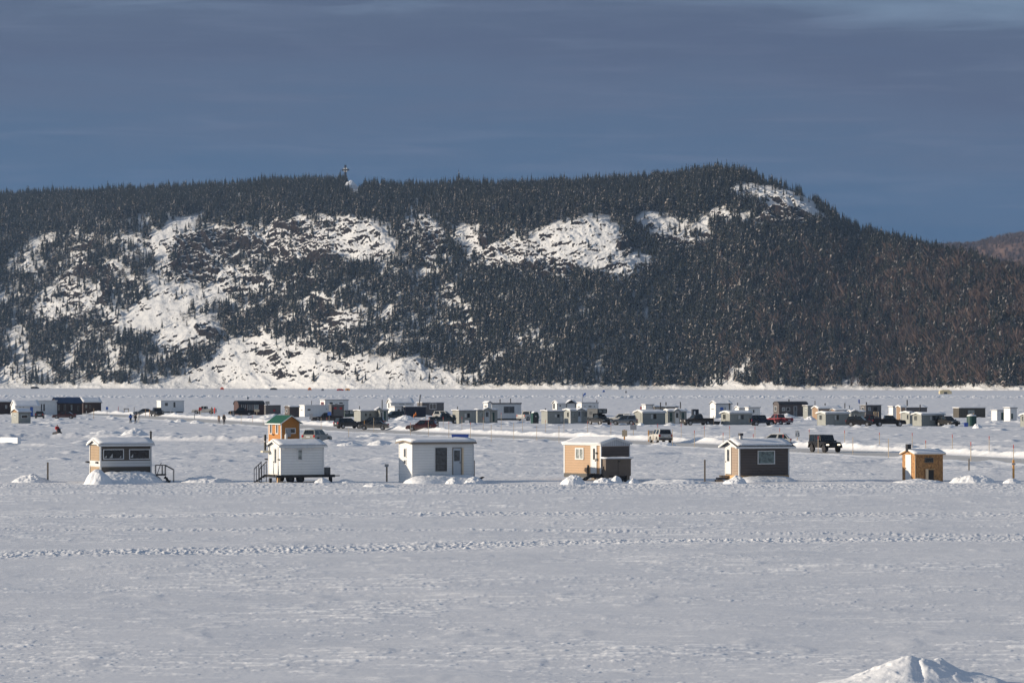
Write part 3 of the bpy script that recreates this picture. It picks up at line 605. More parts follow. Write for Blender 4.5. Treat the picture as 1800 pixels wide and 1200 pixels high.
for i in range(len(rr_)):
    a, b = rr_[i], cc_[i]; x, y, z_ = PX[a,b]+jx[i], PYy[a,b], PZ[a,b]-.25; u, v = HU[a,b], HVv[a,b]; cl = C_[a,b]
    ridge = smooth(.86, .97, (VS[b]-v)/(VS[b]-VC[b])); ridge = float(ridge)
    brown = float(np.clip((u-1180)/420, 0, 1))*float(smooth(430, 500, v))*(.55+.9*float(fbm(np.array([u/60.]), np.array([v/26.]), 2, 960)[0]))
    hgt = (8+8.5*ru[i,0]**1.4)*(1-.25*ridge)*(1-.45*cl)*float(np.interp(u, [0,900,1300,1800], [1.12,1.12,1.2,1.2])); 
    hgt *= .72+.56*float(th_[i])
    if ru[i,5] > .985: hgt *= 1.35
    wf = .75+.8*ru[i,1]**1.5; turn = ru[i,2]*6.28; tint = .45*ru[i,3]+.55*float(tn_[i])
    if ru[i,4] < brown*.75:
        TB.append((x, y, z_, hgt*.95, wf*1.4, turn, 0, int(ru[i,1]*4)%4, tint)); continue
    snowy = (1-ridge)*float(np.interp(u, [-300,150,700,1100,1800], [.75,.8,.75,.7,.75]))
    if ru[i,4]*.999 < snowy*(.45+.85*float(tn_[i])): kd = 1 if ru[i,0] > .58 else 2
    else: kd = 0
    nn = int(ru[i,1]*97) % (4, 5, 3)[kd]
    T.append((x, y, z_, hgt, wf, turn, kd, nn, tint, u, v, cl))
# the trees that show largest: those that stand apart on the open snow, and the front edge above the shore ice
sc1 = sorted([t for t in T if t[11] > .45 and t[10] > 340], key=lambda t: -t[3]/t[1]*(1+.5*t[11]))[:150]
ids = set(id(t) for t in sc1)
sc2 = sorted([t for t in T if id(t) not in ids and t[10] > 655 and 0 < t[9] < 1800], key=lambda t: -t[3]/t[1]*(1+max(0, (t[10]-670))/10))[:130]
ids |= set(id(t) for t in sc2)
merge_trees('forest', [t[:9] for t in T if id(t) not in ids], ['dark', 'snowy', 'pine']).__setitem__('kind', 'stuff')
fr = RNG.random((8000, 7)); FB = []
for q in fr:
    i = int(q[0]*58); j = int(q[1]*199); p = FXa[i, j]
    FB.append((p[0]+q[2]*9-4, p[1]+q[3]*14, p[2]-.5, 7+6*q[4], 1.5+q[5], q[6]*6.28, 0, int(q[2]*4)%4, q[3]))
merge_trees('bare_woods', TB, ['bare']).__setitem__('kind', 'stuff')
merge_trees('far_bare_woods', FB, ['bare']).__setitem__('kind', 'stuff')
print('trees', len(T), 'bare', len(TB), 'single', len(ids))
tmesh = {}
def tree_mesh(kd, nn):
    if (kd, nn) not in tmesh:
        v, f, m = PROTO[('dark','snowy','pine')[kd]][nn]
        o = np_mesh('spruce_tree', v, f, TM, m, {'tint': ('FACE', RNG.random(len(f)))}, smooth_=False); me = o.data; bpy.data.objects.remove(o); tmesh[(kd, nn)] = me
    return tmesh[(kd, nn)]
def tree_label(t, edge):
    u, v = t[9], t[10]
    if edge:
        if u < 420: return 'dark spruce at the foot of the wooded slope left of the bright lower snow face', 'spruces at the foot of the left slope'
        if u < 860: return 'spruce at the foot of the bright lower snow face, just above the shore ice', 'spruces at the foot of the snow face'
        if u < 1330: return 'spruce in the front edge of the dense forest above the shore, below the middle crags', 'forest edge spruces below the crags'
        return 'spruce in the front edge of the brownish forest above the shore, far right', 'forest edge spruces at the right'
    if v > 585: return 'small spruce standing apart on the bright lower snow face near the shore', 'spruces on the lower snow face'
    if v > 480: return 'small spruce standing apart on the smooth snow slopes below the left crag', 'spruces on the middle snow slopes'
    if u < 760: return 'small spruce standing on snowy ledges of the dark left crag', 'spruces on the left crag'
    if u < 1180: return 'small spruce standing on the white snow-plastered cliff in the middle', 'spruces on the middle cliff'
    return 'small spruce standing on the snowy rock under the rounded summit', 'spruces under the summit'
for lst, edge in ((sc1, 0), (sc2, 1)):
    for t in lst:
        o = bpy.data.objects.new('spruce_tree', tree_mesh(t[6], t[7])); COL.objects.link(o)
        o.location = t[:3]; o.scale = (t[3]*t[4], t[3]*t[4], t[3]); o.rotation_euler = (0, 0, t[5])
        lb, gr = tree_label(t, edge); tag(o, lb, 'tree', gr)

# ---------------------------------------------------------------- cross on the summit
ci = int(np.argmin(np.abs(u_ax-607))); cr_ = NQ-6
cx, cyy, cz_ = PX[cr_,ci], PYy[cr_,ci]-6, PZ[cr_,ci]
sc_m = cyy/F; ztop = PT(607, 290, cyy).z
cross = thing('summit_cross', 'dark wheel cross with white quarters standing on the bare snowy summit', 'cross', (PT(607, 290, cyy).x, cyy, cz_-2), R(-38))
H_ = ztop-cz_+2
MB().prism([(-1.2,0),(1.2,0),(.75,H_),(-.75,H_)], 'y', -.7, .7).build('shaft', paint('dark_cross_metal', (.018,.018,.02), .95, .2, spec=.02), cross)
zc = H_-8.5*sc_m
MB().prism([(-7.4*sc_m,zc-1.0),(7.4*sc_m,zc-1.0),(8*sc_m,zc),(7.4*sc_m,zc+1.0),(-7.4*sc_m,zc+1.0),(-8*sc_m,zc)], 'y', -.6, .6).build('arm', _cache['dark_cross_metal'], cross)
mb = MB()
for sx in (-1, 1):
    for sz in (-1, 1):
        a0 = math.atan2(sz, sx); pts = [(sx*1.0, zc+sz*1.15)]+[(math.cos(a0+t)*3.9*sc_m, zc+math.sin(a0+t)*3.9*sc_m) for t in (-.6, -.3, 0, .3, .6)]
        mb.prism(pts, 'y', -.45, .45)
mb.build('white_quarter_panel', M['white'], cross)

# snowy rock knob beside it
kn, kv = 40, 26; KX, KY = np.meshgrid(np.linspace(-1, 1, kn), np.linspace(-1, 1, kv), indexing='xy'); kr = np.sqrt(KX**2+KY**2)
KZ = (1-np.clip(kr, 0, 1)**1.8)*(1+.35*fbm(KX*2+4, KY*2, 3, 77))*6.5+.9*fbm(KX*4, KY*4, 3, 78)-1.5-2*np.clip(kr-.9, 0, 1)
ko = np_mesh('snowy_rock', np.stack([KX*7, KY*5, KZ*.85], -1).reshape(-1, 3), grid_faces(kv, kn), [SNOW]); kp = PT(616, 324, cyy-14); ko.location = kp
tag(ko, 'white snowy rock knob on the skyline beside the wheel cross', 'rock knob')
# ================================================================ snow heaps (each a mesh of its own, resting on the ice)
def heap(label, u0, u1, vb, hpx, depth=1.6, seed=1, name='snow_heap', cat='snow heap', group=None, rough=.35, flat=1.6, lean=0.0, Yoff=0.0, res=60, px=2, rz=0.0, at=None):
    """mound of ploughed snow whose foot spans u0..u1 in front at row vb and rises hpx photo pixels"""
    Y0 = Yv(vb); x0, x1 = (u0-CX)/F*Y0, (u1-CX)/F*Y0; a = (x1-x0)/2; cx_ = (x0+x1)/2; H = hpx*Y0/F; b = depth
    n = res; nv = max(18, int(res*min(1.0, b/a+.25)))
    S_, T_ = np.meshgrid(np.linspace(-1, 1, n), np.linspace(-1, 1, nv), indexing='xy')
    r = np.sqrt(np.abs(S_)**px+T_**2); ang = np.arctan2(T_, S_)
    edge = 1+.10*fbm(np.cos(ang)*1.5+seed, np.sin(ang)*1.5, 2, seed)
    q = np.clip(r/edge, 0, 1); X = S_*a; Yl = T_*b
    f = (1-q**flat)**1.1
    z = H*f*(1+lean*S_)
    nz_ = fbm(X/.55+seed*3, Yl/.55, 4, 40+seed, .6); big = fbm(X/1.7+seed, Yl/1.7, 2, 60+seed)
    z = z+rough*.30*np.minimum(H, .7)*ridged(X/.45+seed, Yl/.4, 3, 80+seed)*np.clip(f*2.5, 0, 1)
    z = z*(1+(.45 if px == 2 else .16)*big*rough/.35)+rough*.42*np.minimum(H, .8)*nz_*np.clip(f*3, 0, 1)-.10*np.clip(q-.75, 0, 1)*4-.02
    V = np.stack([X, Yl, z], -1).reshape(-1, 3)
    o = np_mesh(name, V, grid_faces(nv, n), [SNOW]); o.location = (cx_, Y0+b*.92+Yoff, 0) if at is None else (at[0], at[1], 0); o.rotation_euler = (0, 0, rz)
    return tag(o, label, cat, group)

# ================================================================ ice huts
class Hut:
    """origin at the corner nearest the camera; +x along the shaded front, +y back along the sunlit left side"""
    def __init__(s, name, label, cat, ul, uc, ur, vb, W, group=None, zb=0.0):
        s.Y0 = Yv(vb); p = G(uc, vb); s.p = p; s.vb = vb; s.zb = zb
        def far(psi): return (p.x-W*math.sin(psi))/(p.y+W*math.cos(psi))*F+CX
        a, b = R(-14), R(80)
        for _ in range(50):
            m = (a+b)/2
            if far(m) > ul: a = m
            else: b = m
        s.psi = (a+b)/2; s.W = W; k = (ur-CX)/F
        s.L = (k*p.y-p.x)/(math.cos(s.psi)-k*math.sin(s.psi)); s.L = min(max(s.L, .4), 16)
        s.o = thing(name, label, cat, p, s.psi, group)
        s.c, s.n = math.cos(s.psi), math.sin(s.psi)
    def world(s, x, y): return s.p.x+x*s.c-y*s.n, s.p.y+x*s.n+y*s.c
    def F_(s, u, off=0.0):
        """front-wall coordinate x seen in column u (on a plane off metres behind the wall)"""
        k = (u-CX)/F; ox, oy = s.world(0, off); return (k*oy-ox)/(s.c-k*s.n)
    def L_(s, u, off=0.0):
        k = (u-CX)/F; ox, oy = s.world(off, 0); return (ox-k*oy)/(s.n+k*s.c)
    def z(s, v, x=0, y=0): return CZ+(HV-v)/F*s.world(x, y)[1]
    # ---- shell
    def shell(s, ve, vr, roof='gl', wall=None, gable=None, over=.18, thick=.07, roofm=None, snow=.10, trim=None, wallz=None, fascia=None, seed=0):
        W, L = s.W, s.L; ze = s.z(ve); zb = s.zb if wallz is None else wallz
        if roof == 'gl': zr = s.z(vr, 0, W/2)
        elif roof == 'gf': zr = s.z(vr, L/2, 0)
        else: zr = s.z(vr, 0, W/2) if vr else ze+.06
        if vr: zr -= thick+max(snow, 0)*.8
        zr = max(zr, ze+.03); s.ze, s.zr = ze, zr; s.roofkind = roof
        m = MB(); roofm = roofm or M['iron']; fascia = fascia or M['trim']
        if roof == 'gl': m.prism([(0,zb),(W,zb),(W,ze),(W/2,zr),(0,ze)], 'x', 0, L)
        elif roof == 'gf': m.prism([(0,zb),(L,zb),(L,ze),(L/2,zr),(0,ze)], 'y', 0, W)
        elif roof == 'shed': m.prism([(0,zb),(W,zb),(W,zr),(0,ze)], 'x', 0, L)
        elif roof == 'arch': m.prism([(0,zb),(W,zb)]+[(W/2+W/2*math.cos(t), ze+(zr-ze)*math.sin(t)) for t in np.linspace(0, math.pi, 9)], 'x', 0, L)
        else: m.box(0, L, 0, W, zb, ze)
        s.wall = m.build('wall', wall, s.o)
        if gable:
            g = MB()
            if roof == 'gl': g.prism([(.02,ze),(W-.02,ze),(W/2,zr-.02)], 'x', -.012, .01)
            else: g.prism([(.02,ze-(zr-ze)*.18),(L-.02,ze-(zr-ze)*.18),(L-.02,ze),(L/2,zr-.02),(.02,ze)], 'y', -.012, .01)
            g.build('gable', gable, s.o)
        o = over
        def slab(t0, t1, o, ins=0.0):
            """roof section raised t0..t1 above the wall tops"""
            q = MB()
            if roof in ('gl', 'gf'):
                w = W if roof == 'gl' else L; ln = L if roof == 'gl' else W; ax = 'x' if roof == 'gl' else 'y'
                sl = (zr-ze)/(w/2); e = o-ins
                P = lambda t: [(-e, ze-e*sl+t), (w/2, zr+t), (w+e, ze-e*sl+t)]
                a, b = P(t0), P(t1); q.prism([a[0], a[1], a[2], b[2], b[1], b[0]], ax, -o+ins, ln+o-ins)
            elif roof == 'shed':
                sl = (zr-ze)/W; e = o-ins
                q.prism([(-e,ze-e*sl+t0),(W+e,zr+e*sl+t0),(W+e,zr+e*sl+t1),(-e,ze-e*sl+t1)], 'x', -o+ins, L+o-ins)
            elif roof == 'arch':
                ts = np.linspace(0, math.pi, 13); A = [(W/2+(W/2+o-ins+t0*.3)*math.cos(t), ze+(zr-ze)*math.sin(t)+t0) for t in ts]; B = [(W/2+(W/2+o-ins+t1*.3)*math.cos(t), ze+(zr-ze)*math.sin(t)+t1) for t in ts]
                q.prism(A+B[::-1], 'x', -o+ins, L+o-ins)
            else: q.box(-o+ins, L+o-ins, -o+ins, W+o-ins, ze+t0, ze+t1)
            return q
        s.roof = slab(.003, thick, o).build('roof', [roofm], s.o)
        if trim is not None:      # corner boards and eave boards, a little proud of the walls
            b = .09; e = .018
            MB().add([(-e,-e,zb),(b,-e,zb),(b,-.002,zb),(-.002,-.002,zb),(-.002,b,zb),(-e,b,zb),(-e,-e,ze-.012),(b,-e,ze-.012),(b,-.002,ze-.012),(-.002,-.002,ze-.012),(-.002,b,ze-.012),(-e,b,ze-.012)],
                     [(5,4,3,2,1,0),(6,7,8,9,10,11)]+[(i,(i+1)%6,6+(i+1)%6,6+i) for i in range(6)]).build('corner_board', trim, s.o)
            MB().box(L-b, L+e, -e, -.002, zb, ze-.012).build('corner_board', trim, s.o); MB().box(-e, -.002, W-b, W+e, zb, ze-.012).build('corner_board', trim, s.o)
            f = MB(); h = .13
            if roof == 'gl':
                sl = (zr-ze)/(W/2); za = ze-o*sl
                f.box(-o, L+o, -o-.022, -o-.002, za-.06, za+thick+.01)
                for x in (-o-.022,):
                    f.prism([(-o,za-.06),(W/2,zr-.05),(W/2,zr+thick+.01),(-o,za+thick+.01)], 'x', x, x+.02); f.prism([(W/2,zr-.05),(W+o,za-.06),(W+o,za+thick+.01),(W/2,zr+thick+.01)], 'x', x, x+.02)
            elif roof == 'gf':
                sl = (zr-ze)/(L/2); za = ze-o*sl
                f.box(-o-.022, -o-.002, -o, W+o, za-.06, za+thick+.01)
                f.prism([(-o,za-.06),(L/2,zr-.05),(L/2,zr+thick+.01),(-o,za+thick+.01)], 'y', -o-.022, -o-.002); f.prism([(L/2,zr-.05),(L+o,za-.06),(L+o,za+thick+.01),(L/2,zr+thick+.01)], 'y', -o-.022, -o-.002)
            else:
                f.box(-o, L+o, -o-.022, -o-.002, ze-.1, ze+thick+.01); f.box(-o-.022, -o-.002, -o, W+o, ze-.1, ze+thick+.01)
            f.build('fascia', fascia, s.o)
        if snow > 0: s.roof_snow(slab, thick, snow, seed, L, W)
        return s
    def roof_snow(s, slab, thick, snow, seed, L, W):
        q = slab(thick+.004, thick+snow, .16, .0)
        me_o = q.build('roof_snow', SNOW, s.roof)
        bm = bmesh.new(); bm.from_mesh(me_o.data)
        ed = [e for e in bm.edges if e.calc_length() > .4]
        bmesh.ops.subdivide_edges(bm, edges=ed, cuts=9 if L > 2.5 else 6, use_grid_fill=True)
        vs_ = np.array([v.co[:] for v in bm.verts]); ntop = fbm(vs_[:,0]/.8+seed*7.3, vs_[:,1]/.8+vs_[:,2]*.3, 3, 91)
        for v, t in zip(bm.verts, ntop):
            up = v.normal.z > .05
            v.co.z += (t*.55-.05)*snow if up else 0
            if abs(v.normal.z) < .6: v.co.x += t*.05; v.co.y += t*.04
        bm.to_mesh(me_o.data); bm.free()
        me_o.data.polygons.foreach_set('use_smooth', [True]*len(me_o.data.polygons))
    # ---- openings
    def win(s, face, u0, u1, v0, v1, glass=None, frame=None, name='window', bars=0, fw=.06, mull=0, curtain=False):
        glass = glass or M['glass']; frame = frame or M['trim']
        if face == 'F': a, b = sorted((s.F_(u0), s.F_(u1))); yy = (a+b)/2; z1, z0 = s.z(v0, yy, 0), s.z(v1, yy, 0)
        else: a, b = sorted((s.L_(u0), s.L_(u1))); yy = (a+b)/2; z1, z0 = s.z(v0, 0, yy), s.z(v1, 0, yy)
        fw = min(fw, (b-a)*.22, (z1-z0)*.22)
        def bx(m, p0, p1, q0, q1, d0, d1):
            if face == 'F': m.box(p0, p1, -d1, -d0, q0, q1)
            else: m.box(-d1, -d0, p0, p1, q0, q1)
        f = MB(); D0, D1 = .003, .045
        bx(f, a, b, z1-fw, z1, D0, D1); bx(f, a, b, z0, z0+fw, D0, D1+.015); bx(f, a, a+fw, z0+fw, z1-fw, D0, D1); bx(f, b-fw, b, z0+fw, z1-fw, D0, D1)
        for i in range(bars):
            c = a+(b-a)*(i+1)/(bars+1); bx(f, c-fw*.4, c+fw*.4, z0+fw, z1-fw, D0, D1-.01)
        for i in range(mull):
            c = z0+(z1-z0)*(i+1)/(mull+1); bx(f, a+fw, b-fw, c-fw*.4, c+fw*.4, D0, D1-.012)
        fo = f.build(name, frame, s.o)
        g = MB(); bx(g, a+fw, b-fw, z0+fw, z1-fw, D0, .016); g.build('pane', glass, fo)
        if curtain:
            c = MB(); bx(c, a+fw*1.3, a+(b-a)*.42, z0+fw*1.3, z1-fw*1.3, .018, .022); c.build('curtain', paint('net_curtain', (.5,.5,.48), .9, .1), fo)
        return fo
    def door(s, face, u0, u1, v0, v1, mat=None, glass=None, hand=1, frame=None, jamb=True):
        mat = mat or M['white']
        if face == 'F': a, b = sorted((s.F_(u0), s.F_(u1))); yy = (a+b)/2; z1, z0 = s.z(v0, yy, 0), s.z(v1, yy, 0)
        else: a, b = sorted((s.L_(u0), s.L_(u1))); yy = (a+b)/2; z1, z0 = s.z(v0, 0, yy), s.z(v1, 0, yy)
        def bx(m, p0, p1, q0, q1, d0, d1):
            if face == 'F': m.box(p0, p1, -d1, -d0, q0, q1)
            else: m.box(-d1, -d0, p0, p1, q0, q1)
        d = MB(); bx(d, a, b, z0, z1, .003, .04); do = d.build('door', mat, s.o)
        if jamb:
            j = MB(); t = .05; bx(j, a-t, a-.002, z0, z1+t, .003, .055); bx(j, b+.002, b+t, z0, z1+t, .003, .055); bx(j, a-.002, b+.002, z1+.002, z1+t, .003, .055)
            j.build('door_frame', frame or M['trim'], do)
        if glass:
            g0, g1, h0, h1 = glass; g = MB(); bx(g, a+(b-a)*g0, a+(b-a)*g1, z0+(z1-z0)*h0, z0+(z1-z0)*h1, .042, .05); g.build('door_pane', M['glass3'], do)
        k = MB(); hx = a+(b-a)*(.88 if hand > 0 else .12); bx(k, hx-.03, hx+.03, z0+(z1-z0)*.44, z0+(z1-z0)*.48, .042, .10); k.build('handle', M['iron'], do)
        return do
    def pipe(s, u, v0, v1, r=.07, off=None, mat=None, cap=True, lean=0):
        off = s.W*.55 if off is None else off; x = s.F_(u, off); za = s.z(v0, x, off); zb = s.z(v1, x, off)
        m = MB().tube((x, off, zb-.25), (x+lean, off, za), r, 9)
        o = m.build('stovepipe', mat or M['black'], s.o)
        if cap:
            c = MB().tube((x+lean, off, za+.004), (x+lean, off, za+.03), r*1.5, 9).tube((x+lean, off, za+.032), (x+lean, off, za+.11), r*1.5, 9, r2=.02); c.build('rain_cap', mat or M['black'], o)
        return o
    def boxF(s, u0, u1, v0, v1, d0, d1, mat, name, parent=None):
        a, b = s.F_(u0), s.F_(u1); x = (a+b)/2; m = MB().box(a, b, -d1, -d0, s.z(v1, x, 0), s.z(v0, x, 0)); return m.build(name, mat, parent or s.o)
    def boxL(s, u0, u1, v0, v1, d0, d1, mat, name, parent=None):
        a, b = sorted((s.L_(u0), s.L_(u1))); y = (a+b)/2; m = MB().box(-d1, -d0, a, b, s.z(v1, 0, y), s.z(v0, 0, y)); return m.build(name, mat, parent or s.o)
    def porch(s, u0, u1, vp, ve, out=.5, wall=None, posts=True):
        """small gabled porch roof on the front"""
        a, b = s.F_(u0), s.F_(u1); c = (a+b)/2; zp = s.z(vp, c, -out); ze = s.z(ve, c, -out)
        m = MB().prism([(a,ze),(c,zp),(b,ze),(b,ze+.09),(c,zp+.09),(a,ze+.09)], 'y', -out, s.W*.45); r = m.build('porch_roof', [SNOW], s.o)
        MB().prism([(a+.12,ze+.02),(b-.12,ze+.02),(c,zp-.01)], 'y', -out+.05, -out+.09).build('porch_gable', wall or M['iron'], r)
        if posts:
            q = MB()
            for x in (a+.12, b-.2): q.box(x, x+.09, -out+.1, -out+.19, s.zb, ze)
            q.build('porch_post', M['trim'] if not wall else wall, r)
        return r

GREYV = siding('grey_ribbed_panels', (.27,.28,.26), .3, True, .8)
WHITES = siding('white_lap_siding', (.70,.70,.685), .2, False, .82, stain=.93)
WHITEP = siding('white_ribbed_panels', (.66,.66,.65), .35, True, .85, stain=.92)
BROWN = siding('dark_brown_lap_siding', (.085,.068,.062), .2, False, .55)
DGREY = siding('dark_grey_lap_siding', (.12,.112,.112), .22, False, .7)
OLIVE = siding('olive_board_siding', (.075,.065,.05), .6, True, .7)
LOG = siding('dark_log_wall', (.042,.021,.017), .25, False, .5)
NAVY = paint('tarred_black_wall', (.022,.026,.04), .8, .25)
# ================================================================ the near row of huts
def stair(parent_hut, x, y, ztop, n, run, width, axis='-x', mat=None, name='stairs'):
    pass
# --- 1: tan and brown hut with a white band
h = Hut('ice_fishing_hut', 'brown hut with white band and two wide windows, banked in snow, beside black stairs', 'ice hut', 157.8, 176.5, 266.5, 848, 2.5)
zz = lambda v: h.z(v, 1, 0)
wm1 = siding('taupe_lap_siding', (.105,.088,.072), .2, False, .66, bands=[(zz(820), zz(809.6), (.62,.62,.61))])
h.shell(781.5, 768.5, 'gl', wm1, gable=M['white'], over=.2, snow=.14, trim=M['trim'], seed=1)
h.boxL(159.8, 174.5, 783, 846, .003, .01, siding('beige_banded_siding', (.37,.265,.165), .2, False, .75, bands=[(zz(820), zz(809.6), (.62,.62,.61))]), 'side_wall')
h.boxF(178, 265, 809.3, 809.9, .003, .02, M['trim'], 'band_moulding'); 
h.win('F', 181.3, 217.8, 789, 807); h.win('F', 227, 263.5, 789, 807)
for (u0, u1, v0, v1, wd) in ((182.5,187.5,800,804.5,0),(192,198,797,804.5,0),(210,213,800,804.5,0),(229,234,798,804,0)):
    c_ = [h.F_(u0), h.F_(u1)]; MB().prism([(c_[0],h.z(v1)),(c_[1],h.z(v1)),(c_[1],h.z(v0)),(c_[0]*.5+c_[1]*.5,h.z(v0*.4+v1*.6))], 'y', -.022, -.018).build('white_cloth', paint('net_curtain', (.5,.5,.48), .9, .1), h.o)
h.boxL(154.8, 157.9, 810, 813, .003, .2, M['black'], 'wall_lamp'); h.boxL(171, 173.4, 811, 814, .003, .15, M['black'], 'wall_lamp')
h.pipe(265.3, 759.5, 771, .075, off=h.W*.45, cap=True)
hut1 = h
# stairs beside it: platform, steps, railings
st = thing('stairs', 'black metal stairs with thin railing at the end of the brown hut with white band', 'stairs', G(272, 848.2)+Vector((0,1.2,0)), R(2))
s_ = Yv(848.2)/F
def P_(u, v, y=0): return Vector(((u-272)*s_, y, (848.2-v)*s_))
MB().box(0, 17*s_, -.5, .5, 12.2*s_, 15*s_).build('platform', M['iron'], st)
for i, (u0, u1, v) in enumerate(((286,291.5,839.5),(289.5,297,844.5))):
    MB().box((u0-272)*s_, (u1-272)*s_, -.5, .5, (848.2-v-2)*s_, (848.2-v)*s_).build('step', M['iron'], st)
MB().prism([(14*s_,9*s_),(17*s_,12*s_),(26*s_,1*s_),(22*s_,0)], 'y', -.45, -.4).build('stringer', M['black'], st)
for yy in (-.45, .45):
    m = MB()
    for u in (270.7, 282.5, 287.8): m.bar(P_(u, 833.5, yy), P_(u, 817.8, yy), .045)
    m.bar(P_(302.5, 847.5, yy), P_(302.5, 826, yy), .04); m.bar(P_(270, 817.8, yy), P_(288, 817.8, yy), .045); m.bar(P_(288, 818, yy), P_(302.5, 825.8, yy), .045)
    m.build('railing', M['iron'], st)
MB().bar(P_(274, 834, -.5), P_(281.5, 813.5, -.5), .05).build('leaning_shovel_shaft', M['iron'], st)

# --- 2: white hut on a two-axle trailer
h = Hut('ice_fishing_hut', 'white clapboard hut with icicles raised on a black wheeled trailer', 'ice hut', 472, 493.8, 569.3, 849, 2.4)
zt = h.z(834.6)
h.shell(783.5, 771.5, 'gl', WHITES, over=.22, snow=.10, trim=M['trim'], wallz=zt, seed=2)
h.door('L', 481.5, 489, 786, 833, M['white'], (.3,.72,.42,.94))
h.win('F', 522.8, 531.8, 789, 808.5, M['glass2'])
h.boxF(494.5, 569, 782.9, 787.5, .02, .03, M['trim'], 'eave_board')
m = MB(); g = random.Random(4)
x = -.15
while x < h.L*.78:
    ln = g.uniform(.05, .26); zz0 = h.ze-.22*(h.zr-h.ze)/(h.W/2)-.02; m.tube((x, -.25, zz0+.03), (x, -.25, zz0-ln), .028, 5, r2=.004); x += g.uniform(.05, .11)
m.build('icicle_fringe', paint('icicle_ice', (.62,.66,.7), .15, .05), h.roof)
m = MB(); m.box(-.35, h.L+.9, -.04, .10, zt-.20, zt-.006); m.box(-.35, h.L+.5, h.W-.1, h.W+.04, zt-.20, zt-.006)
for x in np.linspace(-.3, h.L+.3, 5): m.box(x, x+.1, .104, h.W-.104, zt-.18, zt-.03)
m.build('trailer_frame', M['black'], h.o)
MB().box(h.L+.9, h.L+1.3, .0, .08, zt-.13, zt-.06).build('tow_hitch', M['black'], h.o)
for u, q in ((512.4,0),(529.8,0)):
    xw = h.F_(u); rad = .30 if not q else .27
    for yy in ((.12,) if q else (.12, h.W-.32)):
        wh = MB().tube((xw, yy, rad), (xw, yy+.2, rad), rad, 20).build('wheel', M['rubber'], h.o)
        MB().tube((xw, yy-.012, rad), (xw, yy-.002, rad), rad*.5, 14).build('rim', M['iron'], wh)
for u, mt, wd in ((477.5, M['black'], .09), (491.8, M['wood'], .10), (583, M['black'], .11)):
    xs_ = h.F_(u); MB().box(xs_-wd, xs_+wd, .12, .3, -.05, zt-.205).build('support_block', mt, h.o)
h.boxF(571, 581.5, 821, 834.4, -.6, -.05, paint('grey_bin', (.09,.095,.1), .6, .15), 'trailer_box')
# outside stove pipe on the gable end
py = h.L_(474.5); m = MB().tube((-.32, py+.15, h.z(791, 0, py)), (-.32, py+.15, h.z(763.5, 0, py)), .085, 10); so2 = m.build('stovepipe', M['black'], h.o)
MB().tube((-.32, py+.15, h.z(775, 0, py)), (-.32, py+.15, h.z(776.2, 0, py)), .095, 10).build('pipe_band', M['galv'], so2)
MB().box(-.6, -.003, py-.1, py+.35, h.z(795, 0, py), h.z(791.5, 0, py)).build('pipe_bracket', paint('cream_metal', (.55,.52,.42), .5, .1), h.o)
h.boxL(469.5, 471.3, 805.5, 808, .01, .2, M['black'], 'wall_lamp'); h.boxL(490, 492.5, 806.5, 808.5, .01, .1, M['black'], 'wall_lamp')
hut2 = h
# black steel stairs in front of its door
st = thing('stairs', 'black steel stairs with double railing leading to the raised white hut', 'stairs', G(446, 849), R(0))
s_ = Yv(849)/F
def Q_(u, v, y=0): return Vector(((u-446)*s_, y, (849-v)*s_))
for i in range(4): MB().box((449+i*4)*s_-446*s_, (454+i*4)*s_-446*s_, .25, 1.0, (2.5+i*3.4)*s_, (3.6+i*3.4)*s_).build('step', M['iron'], st)
for yy in (.2, 1.05):
    m = MB(); du = 0 if yy < .5 else 0
    m.bar(Q_(447.5+0, 847, yy), Q_(466, 834.5, yy), .08)
    m.build('stringer', M['black'], st)
    m = MB()
    for u, vt, vb_ in ((446.6,823.5,849),(450.5,820.3,845),(454.5,816.8,842),(459,812,849)) if yy < .5 else ((454.6,823.5,849),(458.5,820,844),(462.5,816,841),(466.5,811.8,849)):
        m.bar(Q_(u, vb_, yy), Q_(u, vt, yy), .05)
    a, b = ((446.4,824),(459.6,811.2)) if yy < .5 else ((454.4,824),(467.2,811))
    m.bar(Q_(*a, yy), Q_(*b, yy), .06); m.build('railing', M['iron'], st)

# --- 3: white hut with large dark window
h = Hut('ice_fishing_hut', 'white hut with tall dark window and wood-framed door, heavy snow on its roof', 'ice hut', 701.5, 724.8, 832, 848.5, 2.5)
h.shell(778.5, 770, 'gl', WHITES, over=.2, snow=.20, trim=M['trim'], seed=3, fascia=M['greywood'], thick=.05)
h.win('L', 710.2, 714.8, 787, 804, M['glass3']); h.win('L', 710.2, 714.8, 807, 816, M['glass3'])
h.win('F', 765, 785.2, 786.8, 827.5, M['glass3'], M['black'], fw=.05, mull=0)
h.boxF(766, 784, 816.3, 817.3, .018, .03, M['black'], 'window_bar')
h.boxF(764.2, 765.0, 786.5, 828, .003, .04, M['trim'], 'window_edge')
h.door('F', 796.3, 809.8, 787.5, 834, paint('pale_grey_door', (.42,.46,.5), .5, .06), (.12,.86,.52,.92), frame=M['greywood'])
h.boxF(812, 814.3, 787, 834, .003, .07, M['pine'], 'door_jamb_board')
h.boxF(831.8, 832.8, 782, 834, .02, .05, M['trim'], 'corner_board')
hut3 = h
bl = thing('doorstep', 'snowy grey wooden steps below the door of the hut with the tall window', 'doorstep', G(806, 846.5), R(8))
for i, (a, b, z0, z1, y) in enumerate(((0,.72,.0,.17,.0),(-.1,.62,.18,.32,.42))): MB().box(a, b, y, y+.4, z0, z1).build('step', M['greywood'], bl)
pl = MB().box(-.06, .06, -.06, .06, -.2, 1.35).build('plank', M['iron']); pl.location = G(833.3, 839.0); tag(pl, 'dark upright plank standing in the snow at the corner of the tall-window hut', 'plank')
